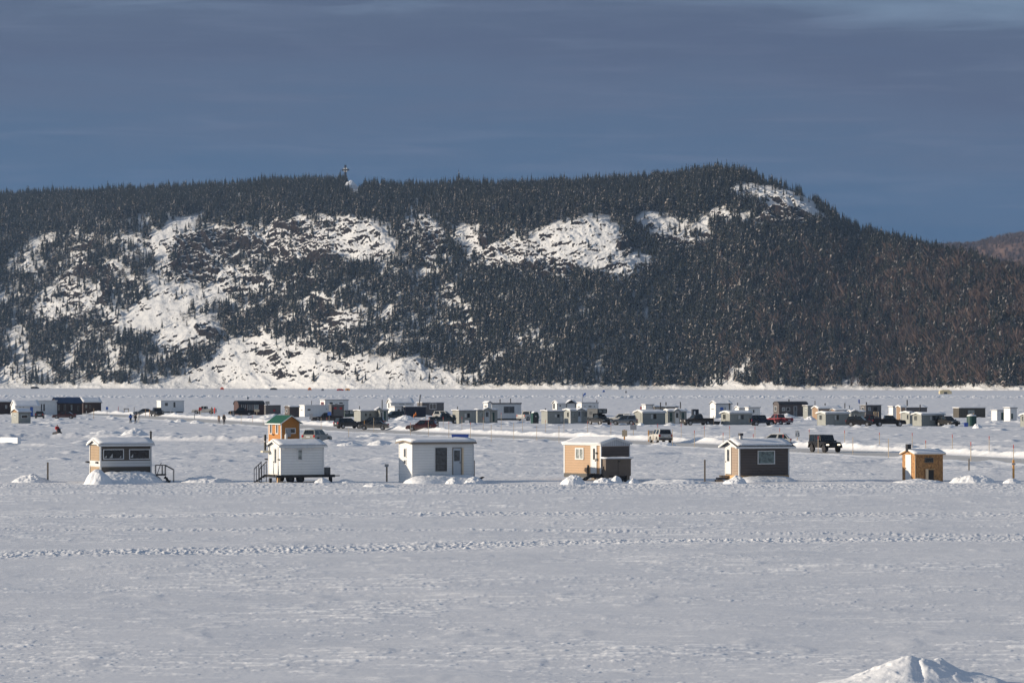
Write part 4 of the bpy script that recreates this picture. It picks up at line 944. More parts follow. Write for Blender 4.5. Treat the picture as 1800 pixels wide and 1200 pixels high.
bm_ = MB(); bm_.tube((0,0,.05),(.22,.05,.16),.1,8,r2=.08); bm_.tube((.22,.05,.16),(.38,.02,.2),.08,8,r2=.02); bm_.box(-.14,.0,-.08,.1,.0,.12)
o = bm_.build('tarp_bundle', M['black']); o.location = G(843, 842.5); o.scale = (1,1,1); tag(o, 'small black bundle on the snow to the right of the tall-window hut', 'bundle')

# --- 4: tan hut, gable end in brown, with a brown storage box
h = Hut('ice_fishing_hut', 'tan hut with white door and brown gable end under a corrugated white gable', 'ice hut', 991.3, 1056, 1107, 845.5, 3.9)
zt = h.z(832.5)
wm4 = siding('tan_lap_siding', (.43,.275,.16), .19, False, .78, stain=.9)
h.shell(780.5, 768.3, 'gf', wm4, over=.10, snow=.07, trim=M['trim'], wallz=zt, seed=4, roofm=M['white'])
h.boxF(1057.5, 1105.5, 784.2, 833, .003, .012, BROWN, 'gable_wall')
gm = siding('corrugated_white_sheet', (.55,.57,.60), .2, True, .45)
a, b = h.F_(1056.2), h.F_(1106.8); MB().prism([(a,h.z(784.2)),(b,h.z(784.2)),(b,h.ze-.02),((a+b)/2,h.zr-.03),(a,h.ze-.02)], 'y', -.03, -.002).build('gable', gm, h.o)
h.win('L', 1011.3, 1026.3, 786.7, 807.3, M['glass2'], bars=1, fw=.09)
h.door('L', 1039.5, 1048.5, 783, 831.5, M['white'], (.2,.62,.5,.9), hand=-1)
h.boxL(1048.2, 1050, 794.5, 797.5, .003, .1, M['black'], 'wall_lamp'); h.boxL(1047.5, 1051, 805.5, 809.5, .003, .06, M['iron'], 'lock_box')
h.boxL(1033.3, 1034.6, 816.5, 832, .02, .1, M['iron'], 'drain_pipe')
MB().box(.0, h.L, 0, .1, .25, zt-.005).box(0, .1, .104, h.W, .25, zt-.005).build('skid_beam', M['black'], h.o)
for x, y in ((.1,.2),(.1,h.W-.5),(h.L-.4,.2),(h.L-.4,h.W-.5)): MB().box(x+.02, x+.3, y, y+.3, -.1, .245).build('support_block', M['greywood'], h.o)
hut4 = h
# storage box standing against the gable end
h = Hut('storage_box', 'dark brown storage box with snowy lid against the gable end of the tan hut', 'storage box', 1059.3, 1064.8, 1109, 846.5, .9)
zt = h.z(836)
h.shell(807, None, 'flat', paint('brown_box_boards', (.13,.105,.085), .7, .2, 3), over=.06, snow=.13, wallz=zt, seed=5, thick=.04)
h.boxF(1086.3, 1086.8, 808, 835.5, .003, .012, M['black'], 'door_gap'); h.boxF(1087, 1089.5, 809.5, 811.5, .003, .04, M['black'], 'latch'); h.boxL(1059.5, 1062, 819, 825, .003, .07, M['black'], 'hinge_plate')
MB().box(.05, .25, .05, .8, -.1, zt-.004).box(h.L-.3, h.L-.08, .05, .8, -.1, zt-.004).build('skid', M['greywood'], h.o)
# black ramp under the white door
rp = thing('access_ramp', 'black steel ramp leaning up to the white door of the tan hut', 'ramp', G(1017.5, 846.5), R(0))
s_ = Yv(846.5)/F
def W_(u, v, y=0): return Vector(((u-1017.5)*s_, y, (846.5-v)*s_))
m = MB()
for yy, du in ((0,0),(.9,9)):
    MB().bar(W_(1017.5+du, 845.8, yy), W_(1041+du*.6, 832.6, yy), .11).build('side_rail', M['black'], rp)
for t in np.linspace(.08, .95, 6):
    a = W_(1017.5, 845.8, 0).lerp(W_(1041, 832.6, 0), t); b = W_(1026.5, 845.8, .9).lerp(W_(1046.4, 832.6, .9), t); MB().bar(a, b, .07).build('rung', M['black'], rp)
MB().box(24*s_, 35*s_, .35, 1.2, 12.9*s_, 13.9*s_).build('landing', M['black'], rp)
mt = MB(); mt.bar((0,0,0),(.05,0,.75),.06); mt.box(-.18,.12,-.1,.14,.1,.34); mt.tube((.15,0,.06),(.2,.12,.26),.09,8); mt.bar((-.2,0,.3),(.2,.05,.42),.05)
o = mt.build('power_auger', M['black']); o.location = G(1094.5, 846.2); tag(o, 'black ice auger leaning in the snow before the brown storage box', 'ice auger')

# --- 5: dark brown hut
h = Hut('ice_fishing_hut', 'dark brown hut with one wide curtained window, white trim and thick metal chimney', 'ice hut', 1274.5, 1299, 1387, 847, 2.5)
h.shell(784, 770.5, 'gl', BROWN, over=.38, snow=.13, trim=M['trim'], wallz=h.z(835.5), seed=6)
h.boxL(1286, 1297.4, 786, 835, .003, .01, siding('beige_lap_siding', (.33,.25,.19), .2, False, .72), 'side_wall')
MB().prism([(.03,h.z(786)),(h.W-.03,h.z(786)),(h.W-.03,h.ze),(h.W/2,h.zr-.03),(.03,h.ze)], 'x', -.014, -.003).build('gable', M['white'], h.o)
h.door('L', 1275.8, 1285.2, 786, 832.5, M['white'], (.25,.7,.48,.92))
h.win('F', 1331.5, 1361.8, 791.5, 815.3, glass_mat('teal_curtained_glass', (.13,.17,.165), .12))
h.boxF(1300, 1386.8, 784.5, 786.5, .02, .03, M['trim'], 'eave_board')
MB().box(.0, h.L, 0, h.W, -.1, h.z(835.5)-.004).build('sill_beam', M['wood'], h.o)
x = h.F_(1302, h.W*.45); m = MB().tube((x, h.W*.45, h.zr-.25), (x, h.W*.45, h.z(763, x, h.W*.45)), .14, 12); p = m.build('chimney', M['galv'], h.o)
zc = h.z(761, x, h.W*.45); MB().tube((x, h.W*.45, zc-.18), (x, h.W*.45, zc), .2, 12).build('chimney_cap', M['iron'], p); MB().tube((x, h.W*.45, h.zr-.05), (x, h.W*.45, h.zr+.1), .26, 12, r2=.17).build('chimney_collar', M['galv'], p)
hut5 = h
o = thing('pallet_step', 'dark stacked pallets serving as a step before the white door of the brown hut', 'pallet step', G(1259, 846), R(6))
for i, (x0, x1, z) in enumerate(((0,.55,.0),(.1,.85,.16),(.35,.95,.32))):
    m = MB(); m.box(x0, x1, .0, .9, z+.09, z+.13)
    for yy in (0, .4, .8): m.box(x0+.02, x1-.02, yy, yy+.09, z, z+.088)
    m.build('pallet', M['greywood'] if i != 1 else M['iron'], o)

# --- 6: small chipboard hut
h = Hut('ice_fishing_hut', 'small unpainted chipboard hut with plain white door and black chimney box', 'ice hut', 1585.8, 1608.3, 1657.3, 846, 1.9)
h.shell(798.5, 788.3, 'gl', osb_mat('chipboard', (.36,.185,.07)), over=.16, snow=.10, trim=None, seed=7, roofm=M['wood'])
h.door('L', 1592, 1601.8, 798.5, 843.5, M['white'], None, hand=1, jamb=False)
h.win('F', 1624.8, 1640.3, 803.7, 812.7, M['glass'], M['greywood'], fw=.04)
h.boxF(1630.5, 1641, 825.3, 843.8, .003, .02, M['black'], 'hatch_opening'); h.boxF(1626.3, 1630.3, 823.8, 844, .003, .12, M['pine'], 'hatch_side'); h.boxF(1630.3, 1641.5, 823.8, 825.2, .003, .12, M['wood'], 'hatch_head')
h.boxF(1607.8, 1609, 800, 844, .01, .03, M['pine'], 'corner_board'); 
x = h.F_(1596.5, .9); m = MB().box(x-.16, x+.16, .75, 1.05, h.zr-.1, h.z(780.3, x, .9)); m.build('chimney_box', M['black'], h.o)
hut6 = h

# snow banked against them
def bank(label, h, hm, depth, over, seed):
    p = h.world(h.L/2, -.25); s = p[1]/F; uc = CX+F*p[0]/p[1]; a = (h.L/2+over)/s
    heap(label, uc-a, uc+a, HV+CZ*F/p[1], hm/s, depth, seed, 'snow_bank', 'snow bank', None, .16, 1.7, 0, 0, 90, 6, h.psi, p)
bank('snow bank heaped against the long wall of the brown hut with white band', hut1, .82, 2.3, .75, 1)
heap('lit snow pile at the left corner of the brown hut with white band', 141, 200, 851.3, 25, 1.8, 2, 'snow_bank', 'snow bank', None, .3, 1.7, -.25)
bank('snow bank along the foot of the tall-window white hut', hut3, .58, 1.9, .8, 3)
heap('lumpy snow beside the wooden steps of the tall-window white hut', 780, 812, 850, 9, 1.0, 4, rough=.6)
heap('snow pile at the right corner of the tall-window white hut', 814, 850, 849.5, 10, 1.3, 5, rough=.6)
heap('bright snow heap in front of the tan wall of the tan hut', 982, 1032, 851.5, 17, 1.3, 6, 'snow_heap', 'snow heap', None, .35, 2.3, -.1, -2.2)
heap('low snow heap between the black ramp and the brown storage box', 1040, 1086, 850, 9, 1.3, 7, rough=.6)
heap('snow hump leaning against the brown storage box', 1070, 1096, 849, 12, .9, 8, rough=.5)
heap('rough snow at the right end of the brown storage box', 1098, 1128, 849, 8, 1.2, 9)
bank('snow bank along the foot of the dark brown hut with curtained window', hut5, .46, 1.7, .4, 10)
heap('snow pile at the door corner of the dark brown hut', 1270, 1318, 850.5, 13, 1.1, 20, rough=.5)
heap('shovelled snow at the foot of the chipboard hut', 1566, 1668, 849, 6.5, 1.6, 11, 'snow_bank', 'snow bank', None, .5, 2.0, 0, 0, 80)
heap('furrowed snow heap to the right of the chipboard hut', 1672, 1762, 848.5, 12, 2.2, 12, rough=.5)
heap('small snow pile round the foot of the tall paired stake', 1764, 1800, 849, 8, 1.2, 13, rough=.45)
heap('jagged snow pile at the left end of the hut row', 8, 88, 848.5, 13, 2.2, 14, rough=.55)
heap('rough snow pile between the brown hut and the trailer hut', 305, 415, 848.5, 9, 2.4, 15, rough=.7)
heap('snow clods behind the sign stake left of the tall-window hut', 630, 700, 856, 5, 1.6, 16, rough=.8)
heap('snow pile beside the trailer wheels of the white hut', 548, 583, 849.3, 10, 1.0, 17, rough=.3)
heap('low snow ridge left of the dark brown hut', 1118, 1262, 851, 6.5, 3.0, 18, rough=.6)
heap('low snow pile right of the trailer hut', 588, 628, 849, 6, 1.5, 19, rough=.5)
# the mound close by
def near_mound():
    Y0 = 84.0; n, nv = 260, 120
    X, Yl = np.meshgrid(np.linspace(-3.4, 3.6, n), np.linspace(-2.6, 3.2, nv), indexing='xy')
    base = np.exp(-((X+.15)/1.05)**2-((Yl-.2)/1.35)**2)*.62+np.exp(-((X-.74)/.7)**2-((Yl-.1)/.8)**2)*.32+np.exp(-((X+.9)/1.5)**2-((Yl+.9)/1.2)**2)*.17+np.exp(-((X-1.6)/1.1)**2-((Yl+.2)/.9)**2)*.20
    base = base+np.exp(-((X-2.2)/.9)**2-((Yl+.1)/.8)**2)*.10
    notch = np.exp(-((X-.52)/.22)**2-((Yl-.35)/.6)**2)*.17+np.exp(-((X-.2)/.10)**2-((Yl+.6)/.5)**2)*.12
    z = base-notch; z *= .9; m = np.clip(base*2.2, 0, 1)
    z += m*(.07*fbm(X/1.1+3, Yl/.8, 2, 31)+.035*ridged(X/.9, Yl/.6, 2, 33)+.030*smooth(.1,.25,fbm(X/.5, Yl/.4, 3, 34))+.012*fbm(X/.2, Yl/.2, 3, 35))
    z += .03*fbm(X/1.2, Yl/.9, 3, 36)
    edge = np.maximum(smooth(.55, 1.0, np.abs(X-.1)/3.5), smooth(.55, 1, np.abs(Yl-.3)/2.9)); z -= edge*.35+.05
    o = np_mesh('snow_mound', np.stack([X, Yl, z], -1).reshape(-1, 3), grid_faces(nv, n), [SNOW]); o.location = ((1592-CX)/F*Y0, Y0-.2, .07)
    return tag(o, 'wind-carved snow mound with a notched crest, alone in the near snow', 'snow mound')
near_mound()
# ================================================================ the village of huts behind
def B(label, ul, uc, ur, vb, ve, vr, W, roof, wall, wins=(), doors=(), pipes=(), snow=.12, trim=None, over=.15, gable=None, roofm=None, group=None, name='ice_fishing_hut', cat='ice hut', porch=None, seed=None, wallz=None, thick=.07):
    h = Hut(name, label, cat, ul, uc, ur, vb, W, group)
    h.shell(ve, vr, roof, wall, gable, over, thick, roofm, snow, trim, None if wallz is None else h.z(wallz), None, seed if seed is not None else int(uc))
    for w_ in wins:
        face, u0, u1, v0, v1 = w_[:5]; h.win(face, u0, u1, v0, v1, *w_[5:])
    for d_ in doors: h.door(*d_)
    for p_ in pipes: h.pipe(*p_)
    if porch: h.porch(*porch)
    if wallz is not None:
        MB().box(.1, h.L-.1, .1, .25, -.05, h.z(wallz)-.004).box(.1, h.L-.1, h.W-.3, h.W-.1, -.05, h.z(wallz)-.004).build('skid', M['black'], h.o)
    return h
GR = 'grey rental huts along the second row'
gl, g2, g3 = M['glass'], M['glass2'], M['glass3']
# left group
B('dark red log cabin cut off at the left edge, roof under snow', -34, -20, 20, 728.5, 706.5, 701.5, 4.5, 'gl', LOG, [('F',9.5,12.5,712,717.5,g2)], snow=.25)
h = B('white panelled hut with stepped snowy roof behind the small chipboard-gabled shed', 19.5, 27, 69, 732.5, 713.5, 703, 4.0, 'gl', WHITEP, [('F',34,36.5,714,716.5),('F',40,42.5,714,716.5)], [('F',53,58,715,731,M['bluesign'],None,1,None,False)], pipes=[(33.5,704,713,.06)], snow=.16, trim=M['trim'], wallz=731)
B('long white mobile home with two tall dark windows', 34, 44, 100.5, 729.8, 704.2, 702.8, 3.2, 'flat', WHITEP, [('F',71.5,74.3,709.5,722.5,gl,M['trim']),('F',75.8,79.2,709.5,722.5,gl,M['trim'])], snow=.05, trim=M['trim'], over=.06)
B('small grey shed with chipboard gable and one wide window, far left', 20.3, 32.5, 54, 743.6, 724.2, 717.5, 2.2, 'gl', GREYV, [('F',37.5,49,728.8,735),('L',25,29.3,727,732.3,g2)], snow=.14, gable=osb_mat('chipboard', (.36,.185,.07)), trim=None, over=.2)
B('brown cabin with bright blue metal roof', 90, 101.5, 144.5, 729.5, 707.5, 698, 4.5, 'gl', LOG, [('F',102.5,104.7,711,721.5,g2,M['greywood']),('F',112,115.8,711,721.5,g3,M['greywood']),('F',124.3,127.5,711,721,g2,M['greywood']),('F',136,139,712.5,722,g3,M['greywood'])], snow=0, roofm=paint('blue_metal_roof', (.008,.035,.10), .45, .12), over=.25)
B('dark log cabin with snow-covered roof beside the blue-roofed cabin', 137, 146.5, 178, 726, 707.3, 698.3, 4.0, 'gl', LOG, [('F',150,153.5,711,717,g2,M['greywood']),('F',157,160,711,718,g3,M['greywood'])], snow=.28, over=.25)
B('small white box hut on skids with a narrow door, alone beside a dark pickup', 275.8, 283, 323.5, 725.5, 704.3, None, 2.6, 'flat', WHITEP, [('F',289.5,295.5,707.5,713.5,g3)], [('F',303.8,309.3,705.5,724,M['white'],(.2,.8,.45,.95))], snow=.05, trim=M['trim'], over=.05, wallz=723.5)
# dark bus-shaped house
h = B('dark red-brown bus-shaped house with arched roof and white window frames', 411, 419.5, 464.5, 729.5, 711, 703.8, 3.0, 'arch', paint('dark_red_brown_planks', (.06,.03,.028), .7, .2), [('F',424.2,432.2,708.8,716.8,g3,M['trim'],'window',1),('F',435.3,443.4,708.8,721.5,g3,M['trim'],'window',1),('F',446.2,454.2,708.8,720.5,g2,M['trim'])], snow=.0, roofm=M['iron'], over=.12)
MB().tube((h.L*.42,h.W*.4,h.zr+.0),(h.L*.42,h.W*.4,h.zr+.5),.03,6).box(h.L*.42-.25,h.L*.42+.25,h.W*.4-.3,h.W*.4-.2,h.zr+.4,h.zr+.85).build('satellite_dish', M['greytip'], h.o)
heap('big rounded snow cap heaped against the front end of the bus-shaped house', 409, 424, 728.5, 21, 2.2, 51)
B('grey and dark camper trailer with bare roof beside the bus-shaped house', 460.5, 467.2, 493.5, 728.5, 712.4, None, 2.3, 'flat', DGREY, [('F',480,484.5,719,723.5,M['redp'],M['black'])], snow=.05, over=.04)
h = Hut('solar_panel', 'black solar panel raised on a post behind the dark camper trailer', 'solar panel', 466, 467, 474, 729, .12)
MB().box(0, h.L, 0, .05, h.z(710.5), h.z(705)).build('panel', M['carglass'], h.o); MB().box(h.L*.45, h.L*.55, .06, .12, -.1, h.z(706)).build('post', M['iron'], h.o)
B('dark hut with brown end wall and half-round top, beside the white camper', 500.6, 509, 526, 733.5, 715.5, 712.5, 2.5, 'arch', paint('dark_brown_panel', (.075,.06,.055), .7, .2), [('L',502.5,505.5,719,725,g3)], snow=.06)
h = B('white travel trailer with small dark window and a spare wheel at its end', 526.3, 535.5, 580.5, 732, 712.3, None, 2.5, 'flat', WHITEP, [('F',540,546.3,718,721.8),('F',573,575.5,717.3,719.5),('L',528.5,532,719.8,721.2)], snow=.06, over=.04, trim=M['trim'], pipes=[(547.8,705,712.5,.06)])
B('white hut with three small dark windows standing behind the travel trailer', 562.8, 571.3, 612.5, 727.5, 703, None, 2.8, 'flat', WHITEP, [('L',564.5,569.5,706.5,711,g3,M['redp'],'window',1),('F',579,585.3,706.5,710.7),('F',588.5,594,709,711.3),('F',596,602.8,706.8,709.8)], snow=.10, over=.15, roofm=M['iron'])
B('dark grey hut with brown door and red shutters, next to the travel trailer', 578, 582.5, 604.8, 733.5, 711.5, None, 2.4, 'flat', DGREY, [('F',587,591.5,715.3,719,M['redp'],M['redp']),('F',597,601.5,715.5,719.3,M['redp'],M['redp'])], [('F',583,586.5,715,730.5,paint('dark_brown_door', (.05,.03,.025), .6, .15),None,1,None,False)], snow=.03)
B('low dark green trailer hut with open slatted side', 601, 606, 622.5, 733, 721.2, None, 2.0, 'flat', paint('dark_green_panel', (.04,.06,.055), .6, .2), [('F',607.5,612,722.5,726.5,g3),('F',615.5,620.8,722,726.5,g2)], snow=.03)
# second row: grey rental huts
B('grey ribbed hut with beige-lit end, leftmost of the grey rental row', 622.3, 634, 664.5, 740.3, 722.5, 719.5, 2.4, 'gl', GREYV, [('F',641,645,726,731.5,gl,GREYV),('F',648.5,653,726,731.5,g3,GREYV)], pipes=[(632,714.3,720,.07)], snow=.14, group=GR)
B('grey hut with small gabled porch directly behind the silver sedan', 663.5, 667.5, 682.3, 740.3, 721, 718.5, 2.4, 'gl', GREYV, [('F',669,672.8,724,735,g3,M['trim'])], [('F',674.5,678.5,722,739,M['green'],None)], pipes=[(671.8,703.5,716,.09)], snow=.14, group=GR, porch=(659.5,673,716,720,.5,GREYV,False))
B('white house with wide snowy roof and pale window strip, behind the black hut', 680.3, 687.3, 727, 731, 708.2, 699.5, 3.6, 'gl', WHITEP, [('F',701,711.5,707.3,711.5,g2),('F',713.3,722.8,707,711,g2),('L',682.8,684.8,707.5,717,gl)], snow=.15, trim=M['trim'], over=.2)
B('small white shed in front of the white house, behind the dark green off-roader', 686.5, 693.8, 706, 733, 714.5, None, 2.2, 'flat', WHITEP, [('F',698.3,703.5,718.5,722.5)], snow=.10)
B('black tarred hut with white-framed door and tall leaning stovepipe', 702.5, 712, 748.5, 733, 715.2, None, 3.2, 'flat', NAVY, [], [('L',704.6,709.5,715.8,730.5,M['white'],(.25,.75,.3,.9))], pipes=[(736.3,693.5,714,.11,1.2,None,False,.35)], snow=.10, over=.1)
B('dark grey clapboard hut with white double window, behind the black hut', 733.2, 742, 780.3, 730, 708.2, None, 2.8, 'flat', DGREY, [('F',755,766.8,708.8,719.2,g3,M['trim'],'window',1,.09)], snow=.12, trim=None, over=.05, wallz=728.5)
heap('ploughed snow pile in front of the black hut', 690, 735, 738.5, 8, 3.0, 60)
B('grey hut with beige-lit end, white sign board propped before it', 795.3, 806.8, 837, 744.2, 722, 719.5, 2.4, 'gl', GREYV, [('F',816,826.3,725.8,734,gl,GREYV,'window',1,.05,0,True)], pipes=[(804.3,715,721.5,.07)], snow=.14, group=GR)
B('grey hut with gabled porch and pale door, before the house with picture window', 834.5, 839.3, 874.5, 743, 721, 717.8, 2.4, 'gl', GREYV, [('F',843,849.3,723.2,734.5,g2,GREYV),('F',864.2,869.8,724,741.5,M['green'],GREYV)], [('F',852.8,859.8,722.5,741.8,paint('pale_grey_door', (.42,.46,.5), .5, .06),(.15,.85,.5,.93))], snow=.14, group=GR, porch=(848.5,866,715.8,720.2,.5,GREYV))
h = B('white house with wide picture window and dark roof edge, behind the grey porch hut', 851, 864.2, 916.3, 738.5, 710, None, 3.0, 'flat', WHITEP, [('F',885.2,904.3,713.8,726,g3,M['greytip'],'window',1,.08)], snow=.02, over=.08, roofm=M['iron'], pipes=[(879,702,708.5,.1),(897.5,700.8,706,.09)], wallz=735.5, thick=.22)
B('narrow white gabled annex at the left end of the white house with picture window', 849.8, 857.5, 863.8, 739, 707.8, 704.3, 2.2, 'gf', WHITEP, [('L',851.8,855.8,712.5,715.5,gl)], snow=.08, over=.15)
B('plain grey hut with two narrow windows between the green toilet and the porch hut', 951.5, 962.3, 991.3, 744.8, 723, 720.3, 2.4, 'gl', GREYV, [('F',975,983.8,727.3,733.8,gl,GREYV,'window',1,.05,0,True),('F',985.8,988,732,740.5,g2,M['trim'])], pipes=[(958.8,718.5,721.5,.1)], snow=.14, group=GR)
B('white house with black-edged gable roof, farthest behind the grey porch huts', 971, 979.5, 1013, 731.5, 708.8, 703.2, 3.2, 'gl', WHITEP, [('F',983,986.3,711,714.8,g3,M['trim']),('L',972.5,975.5,709,718,g3,M['black'])], snow=.06, trim=M['black'], over=.2, porch=(994,1012.5,702.8,708.6,.4,M['black'],True))
B('white motor trailer with tiny dark windows and a roof pipe, behind the porch hut', 1012.3, 1022.5, 1052, 730.5, 707.8, None, 2.8, 'flat', WHITEP, [('L',1016,1019.8,714,716.2),('F',1027,1029.2,712.8,715.2),('F',1033.8,1040,712.8,715.5),('F',1043.8,1046,712.8,715.4)], snow=.10, over=.05, pipes=[(1049,703.5,708,.1)])
B('grey hut with gabled porch, grey door and snow drift, left of the camper pickup', 989.8, 1002.3, 1036, 744, 721.2, 717.3, 2.4, 'gl', GREYV, [('L',997,1000,724,732.8,gl,GREYV),('F',1005.5,1011.3,723.2,734,g2,GREYV),('F',1026,1031.3,723.5,732.3,g3,GREYV)], [('F',1015,1021,722.2,741.5,paint('pale_grey_door', (.42,.46,.5), .5, .06),(.2,.8,.52,.95))], snow=.14, trim=M['trim'], over=.2, group=GR, porch=(1012,1027.5,717.2,721,.5,GREYV))
B('grey hut with beige-lit double doors in its gable, right of the parked dirty hatchback', 1114.5, 1129.6, 1169.3, 746.3, 724.8, 719.5, 2.8, 'gl', GREYV, [('F',1143.3,1154,727,736.5,gl,GREYV,'window',1,.05,0,True)], [('L',1116.5,1126.5,727,742,GREYV,None,1,GREYV,False)], pipes=[(1161,708,723,.1)], snow=.12, trim=GREYV, over=.2, group=GR)
B('grey hut with gabled porch and double white door, left of the brown pickup', 1167.5, 1173.8, 1206.8, 744.3, 722, 718, 2.6, 'gl', GREYV, [('F',1177,1182,724.5,741,M['green'],GREYV,'window',0,.05,1),('F',1198.3,1203,724.5,742,M['green'],GREYV)], [('F',1187,1193.5,724,744,M['white'],(.15,.85,.5,.93))], pipes=[(1196,707,719.5,.1)], snow=.14, trim=GREYV, over=.15, group=GR, porch=(1184,1197,718,722,.45,GREYV))
B('tan-roofed low hut with dark roof edge behind the double-door grey hut', 1141, 1150, 1192, 735, 715.3, 712.5, 3.2, 'gl', paint('grey_tan_boards', (.32,.28,.23), .7, .15), [], pipes=[(1170.6,707.3,713,.12)], snow=.10, over=.2, roofm=M['iron'])
B('narrow white hut standing behind a dark stovepipe and red fuel can', 1128, 1135, 1149, 735, 711.2, None, 2.2, 'flat', WHITEP, [('L',1130,1131.5,713,715.5)], snow=.08)
B('white gabled house with blue window and snowy roof, behind the grey hut with tall pipe', 1248, 1258, 1286, 734.5, 709.8, 703.6, 4.0, 'gl', WHITEP, [('L',1250.3,1255,717.3,719.8,g2),('F',1265.2,1272,715,721.5,M['bluesign'],M['trim']),('F',1273.5,1275.5,715,721.5,g3)], snow=.12, over=.2)
B('grey hut with tall black stovepipe, before the white gabled house', 1267.5, 1283, 1322, 747, 726, 721.3, 2.8, 'gl', GREYV, [('L',1271,1275.8,727.5,737,gl,GREYV,'window',1),('F',1297,1307.5,728.5,737,g3,GREYV,'window',1,.05,0,True)], pipes=[(1282,709,722,.1)], snow=.14, trim=GREYV, over=.25, group=GR)
B('small white hut half hidden behind the grey hut with tall pipe', 1291.5, 1299, 1320, 738.5, 717.5, 713, 2.4, 'gl', WHITEP, [], pipes=[(1296.5,708.3,714.5,.08)], snow=.12)
B('white flat-roofed hut with one dark window to the right of the tall-pipe hut', 1309.5, 1315.5, 1336, 739, 716.3, None, 2.4, 'flat', WHITEP, [('F',1323,1326.5,719.5,726,gl,M['trim'])], snow=.08, roofm=M['iron'], over=.12)
B('dark long house with rounded gable and pink end wall, ladder leaning at its door', 1359.3, 1369.3, 1419.5, 732, 711, 705, 3.2, 'arch', paint('dark_slate_boards', (.085,.072,.07), .7, .15), [('L',1361.5,1365.3,713.8,722.3,g3,M['trim']),('F',1374.5,1380,715.8,722,g2),('F',1382,1388.5,715.8,722,gl)], [('F',1395.5,1400.3,714,730.5,paint('grey_blue_door', (.12,.14,.16), .5, .1),(.2,.8,.5,.95))], pipes=[(1386.8,702,706.5,.12)], snow=.0, over=.1, roofm=M['iron'])
B('small grey-green hut right behind the dark long house', 1411.5, 1420, 1428.5, 735, 713.5, 711.5, 2.2, 'gl', GREYV, [('L',1415.5,1419,716.5,721.5,g2,M['trim'])], snow=.10, pipes=[(1432.5,705,712,.08)])
B('tan hut with tall sunlit gable and long dark side, behind the grey row', 1427.3, 1438.3, 1478, 737.5, 717.5, 712.5, 2.8, 'gl', siding('tan_brown_boards', (.30,.20,.125), .25, True, .75), [], pipes=[(1450.3,709.5,720,.1)], snow=.10, trim=M['trim'], over=.15)
B('low hut with orange-lit gable peeping over the grey hut with black window', 1460, 1468, 1500, 739, 721, 717.5, 2.2, 'gl', siding('tan_brown_boards', (.30,.20,.125), .25, True, .75), [], pipes=[(1485,709,720.5,.09),(1493.3,713,718,.07)], snow=.08)
B('grey hut with black side window, left of the parked dark cars', 1436.3, 1451.3, 1492, 747.3, 726.3, 722.3, 2.8, 'gl', GREYV, [('L',1440.3,1445,729,738,g3,GREYV),('F',1466.5,1474.5,729,738.3,gl,GREYV,'window',1,.05,0,True)], snow=.14, trim=GREYV, over=.25, group=GR)
B('grey porch hut mostly hidden behind the dark parked SUV', 1490, 1495.5, 1520, 744.5, 724, 720.5, 2.4, 'gl', GREYV, [('F',1502,1506.5,728,736,gl,M['trim'])], snow=.12, group=GR, porch=(1494.5,1511,720.2,724,.5,GREYV))
h = B('grey-brown two-storey-looking hut with white balcony rail', 1512.3, 1522, 1549, 737, 712.3, None, 2.8, 'flat', DGREY, [('L',1514.8,1518.8,715,721,g3),('F',1526,1530.3,715.5,721.5,g2)], [('F',1535.5,1541.5,715,728,M['black'],None,1,None,False)], pipes=[(1523,707.3,713,.12)], snow=.05, over=.05)
m = MB()
for u in (1534, 1537.5, 1541.5): a = h.F_(u); m.box(a-.04, a+.04, -.7, -.62, .5, h.z(723.5))
a, b = h.F_(1533.8), h.F_(1541.8); m.box(a, b, -.71, -.61, h.z(723.5)+.003, h.z(722.9)+.003); m.build('balcony_rail', M['pine'], h.o)
B('white and tan narrow hut lit by the sun, behind the black pickup', 1562, 1569.5, 1577, 738, 714.8, None, 2.2, 'flat', WHITEP, [], snow=.12)
B('tan gabled hut with snowy peak and slanted board, behind the grey gable', 1575.3, 1583.3, 1592, 739, 715.3, 711.3, 2.2, 'gl', siding('tan_brown_boards', (.30,.20,.125), .25, True, .75), [], snow=.12, trim=M['trim'])
B('long dark grey hut with blue-grey roof and tall chimney, farthest at the right', 1586, 1593, 1629.5, 731.5, 716.3, 712, 3.0, 'shed', DGREY, [], pipes=[(1594.5,703.3,717,.14)], snow=.08, over=.15)
B('grey hut whose gable has one narrow window and a blue shadow, left of its twin', 1584.3, 1599, 1606, 746, 725.5, 722.3, 2.6, 'gl', GREYV, [('L',1594,1596.8,728,737,gl,GREYV)], snow=.14, trim=GREYV, over=.25, group=GR)
B('grey hut with black stovepipe and pale curtained window, next to a dark SUV', 1604, 1619.8, 1659.5, 748.5, 728.3, 723.8, 2.8, 'gl', GREYV, [('L',1607,1612,730,739,g3,GREYV,'window',1),('F',1633.5,1644.5,730,739,g3,GREYV,'window',1,.05,0,True)], pipes=[(1617.3,712,725.5,.1)], snow=.14, trim=GREYV, over=.25, group=GR)
B('olive-black boarded hut with broad pale window, behind the round green tank hut', 1675.3, 1685.5, 1732, 733.5, 717, None, 3.2, 'flat', OLIVE, [('F',1700.5,1713.5,720,728,g2,OLIVE)], snow=.10, over=.08, roofm=M['white'])
B('white hut with cream-lit end and two dark green openings', 1742.5, 1752.5, 1776, 739, 721.3, 719.8, 2.6, 'shed', WHITEP, [('F',1759,1765.5,724,738.3,M['green'],WHITEP)], snow=.10, over=.1)
B('taller white hut behind the white hut with green openings', 1764.5, 1775.5, 1787.3, 740.5, 717, None, 2.4, 'flat', WHITEP, [('F',1776.5,1780.8,726,736.5,M['green'],WHITEP)], snow=.12)
B('grey hut cut off by the right edge, gable under a snow cap', 1793.5, 1806.5, 1840, 750, 730, 725.5, 2.6, 'gl', GREYV, [('L',1796.3,1798.5,731,740,g3,GREYV)], snow=.14, trim=GREYV, over=.25, group=GR)
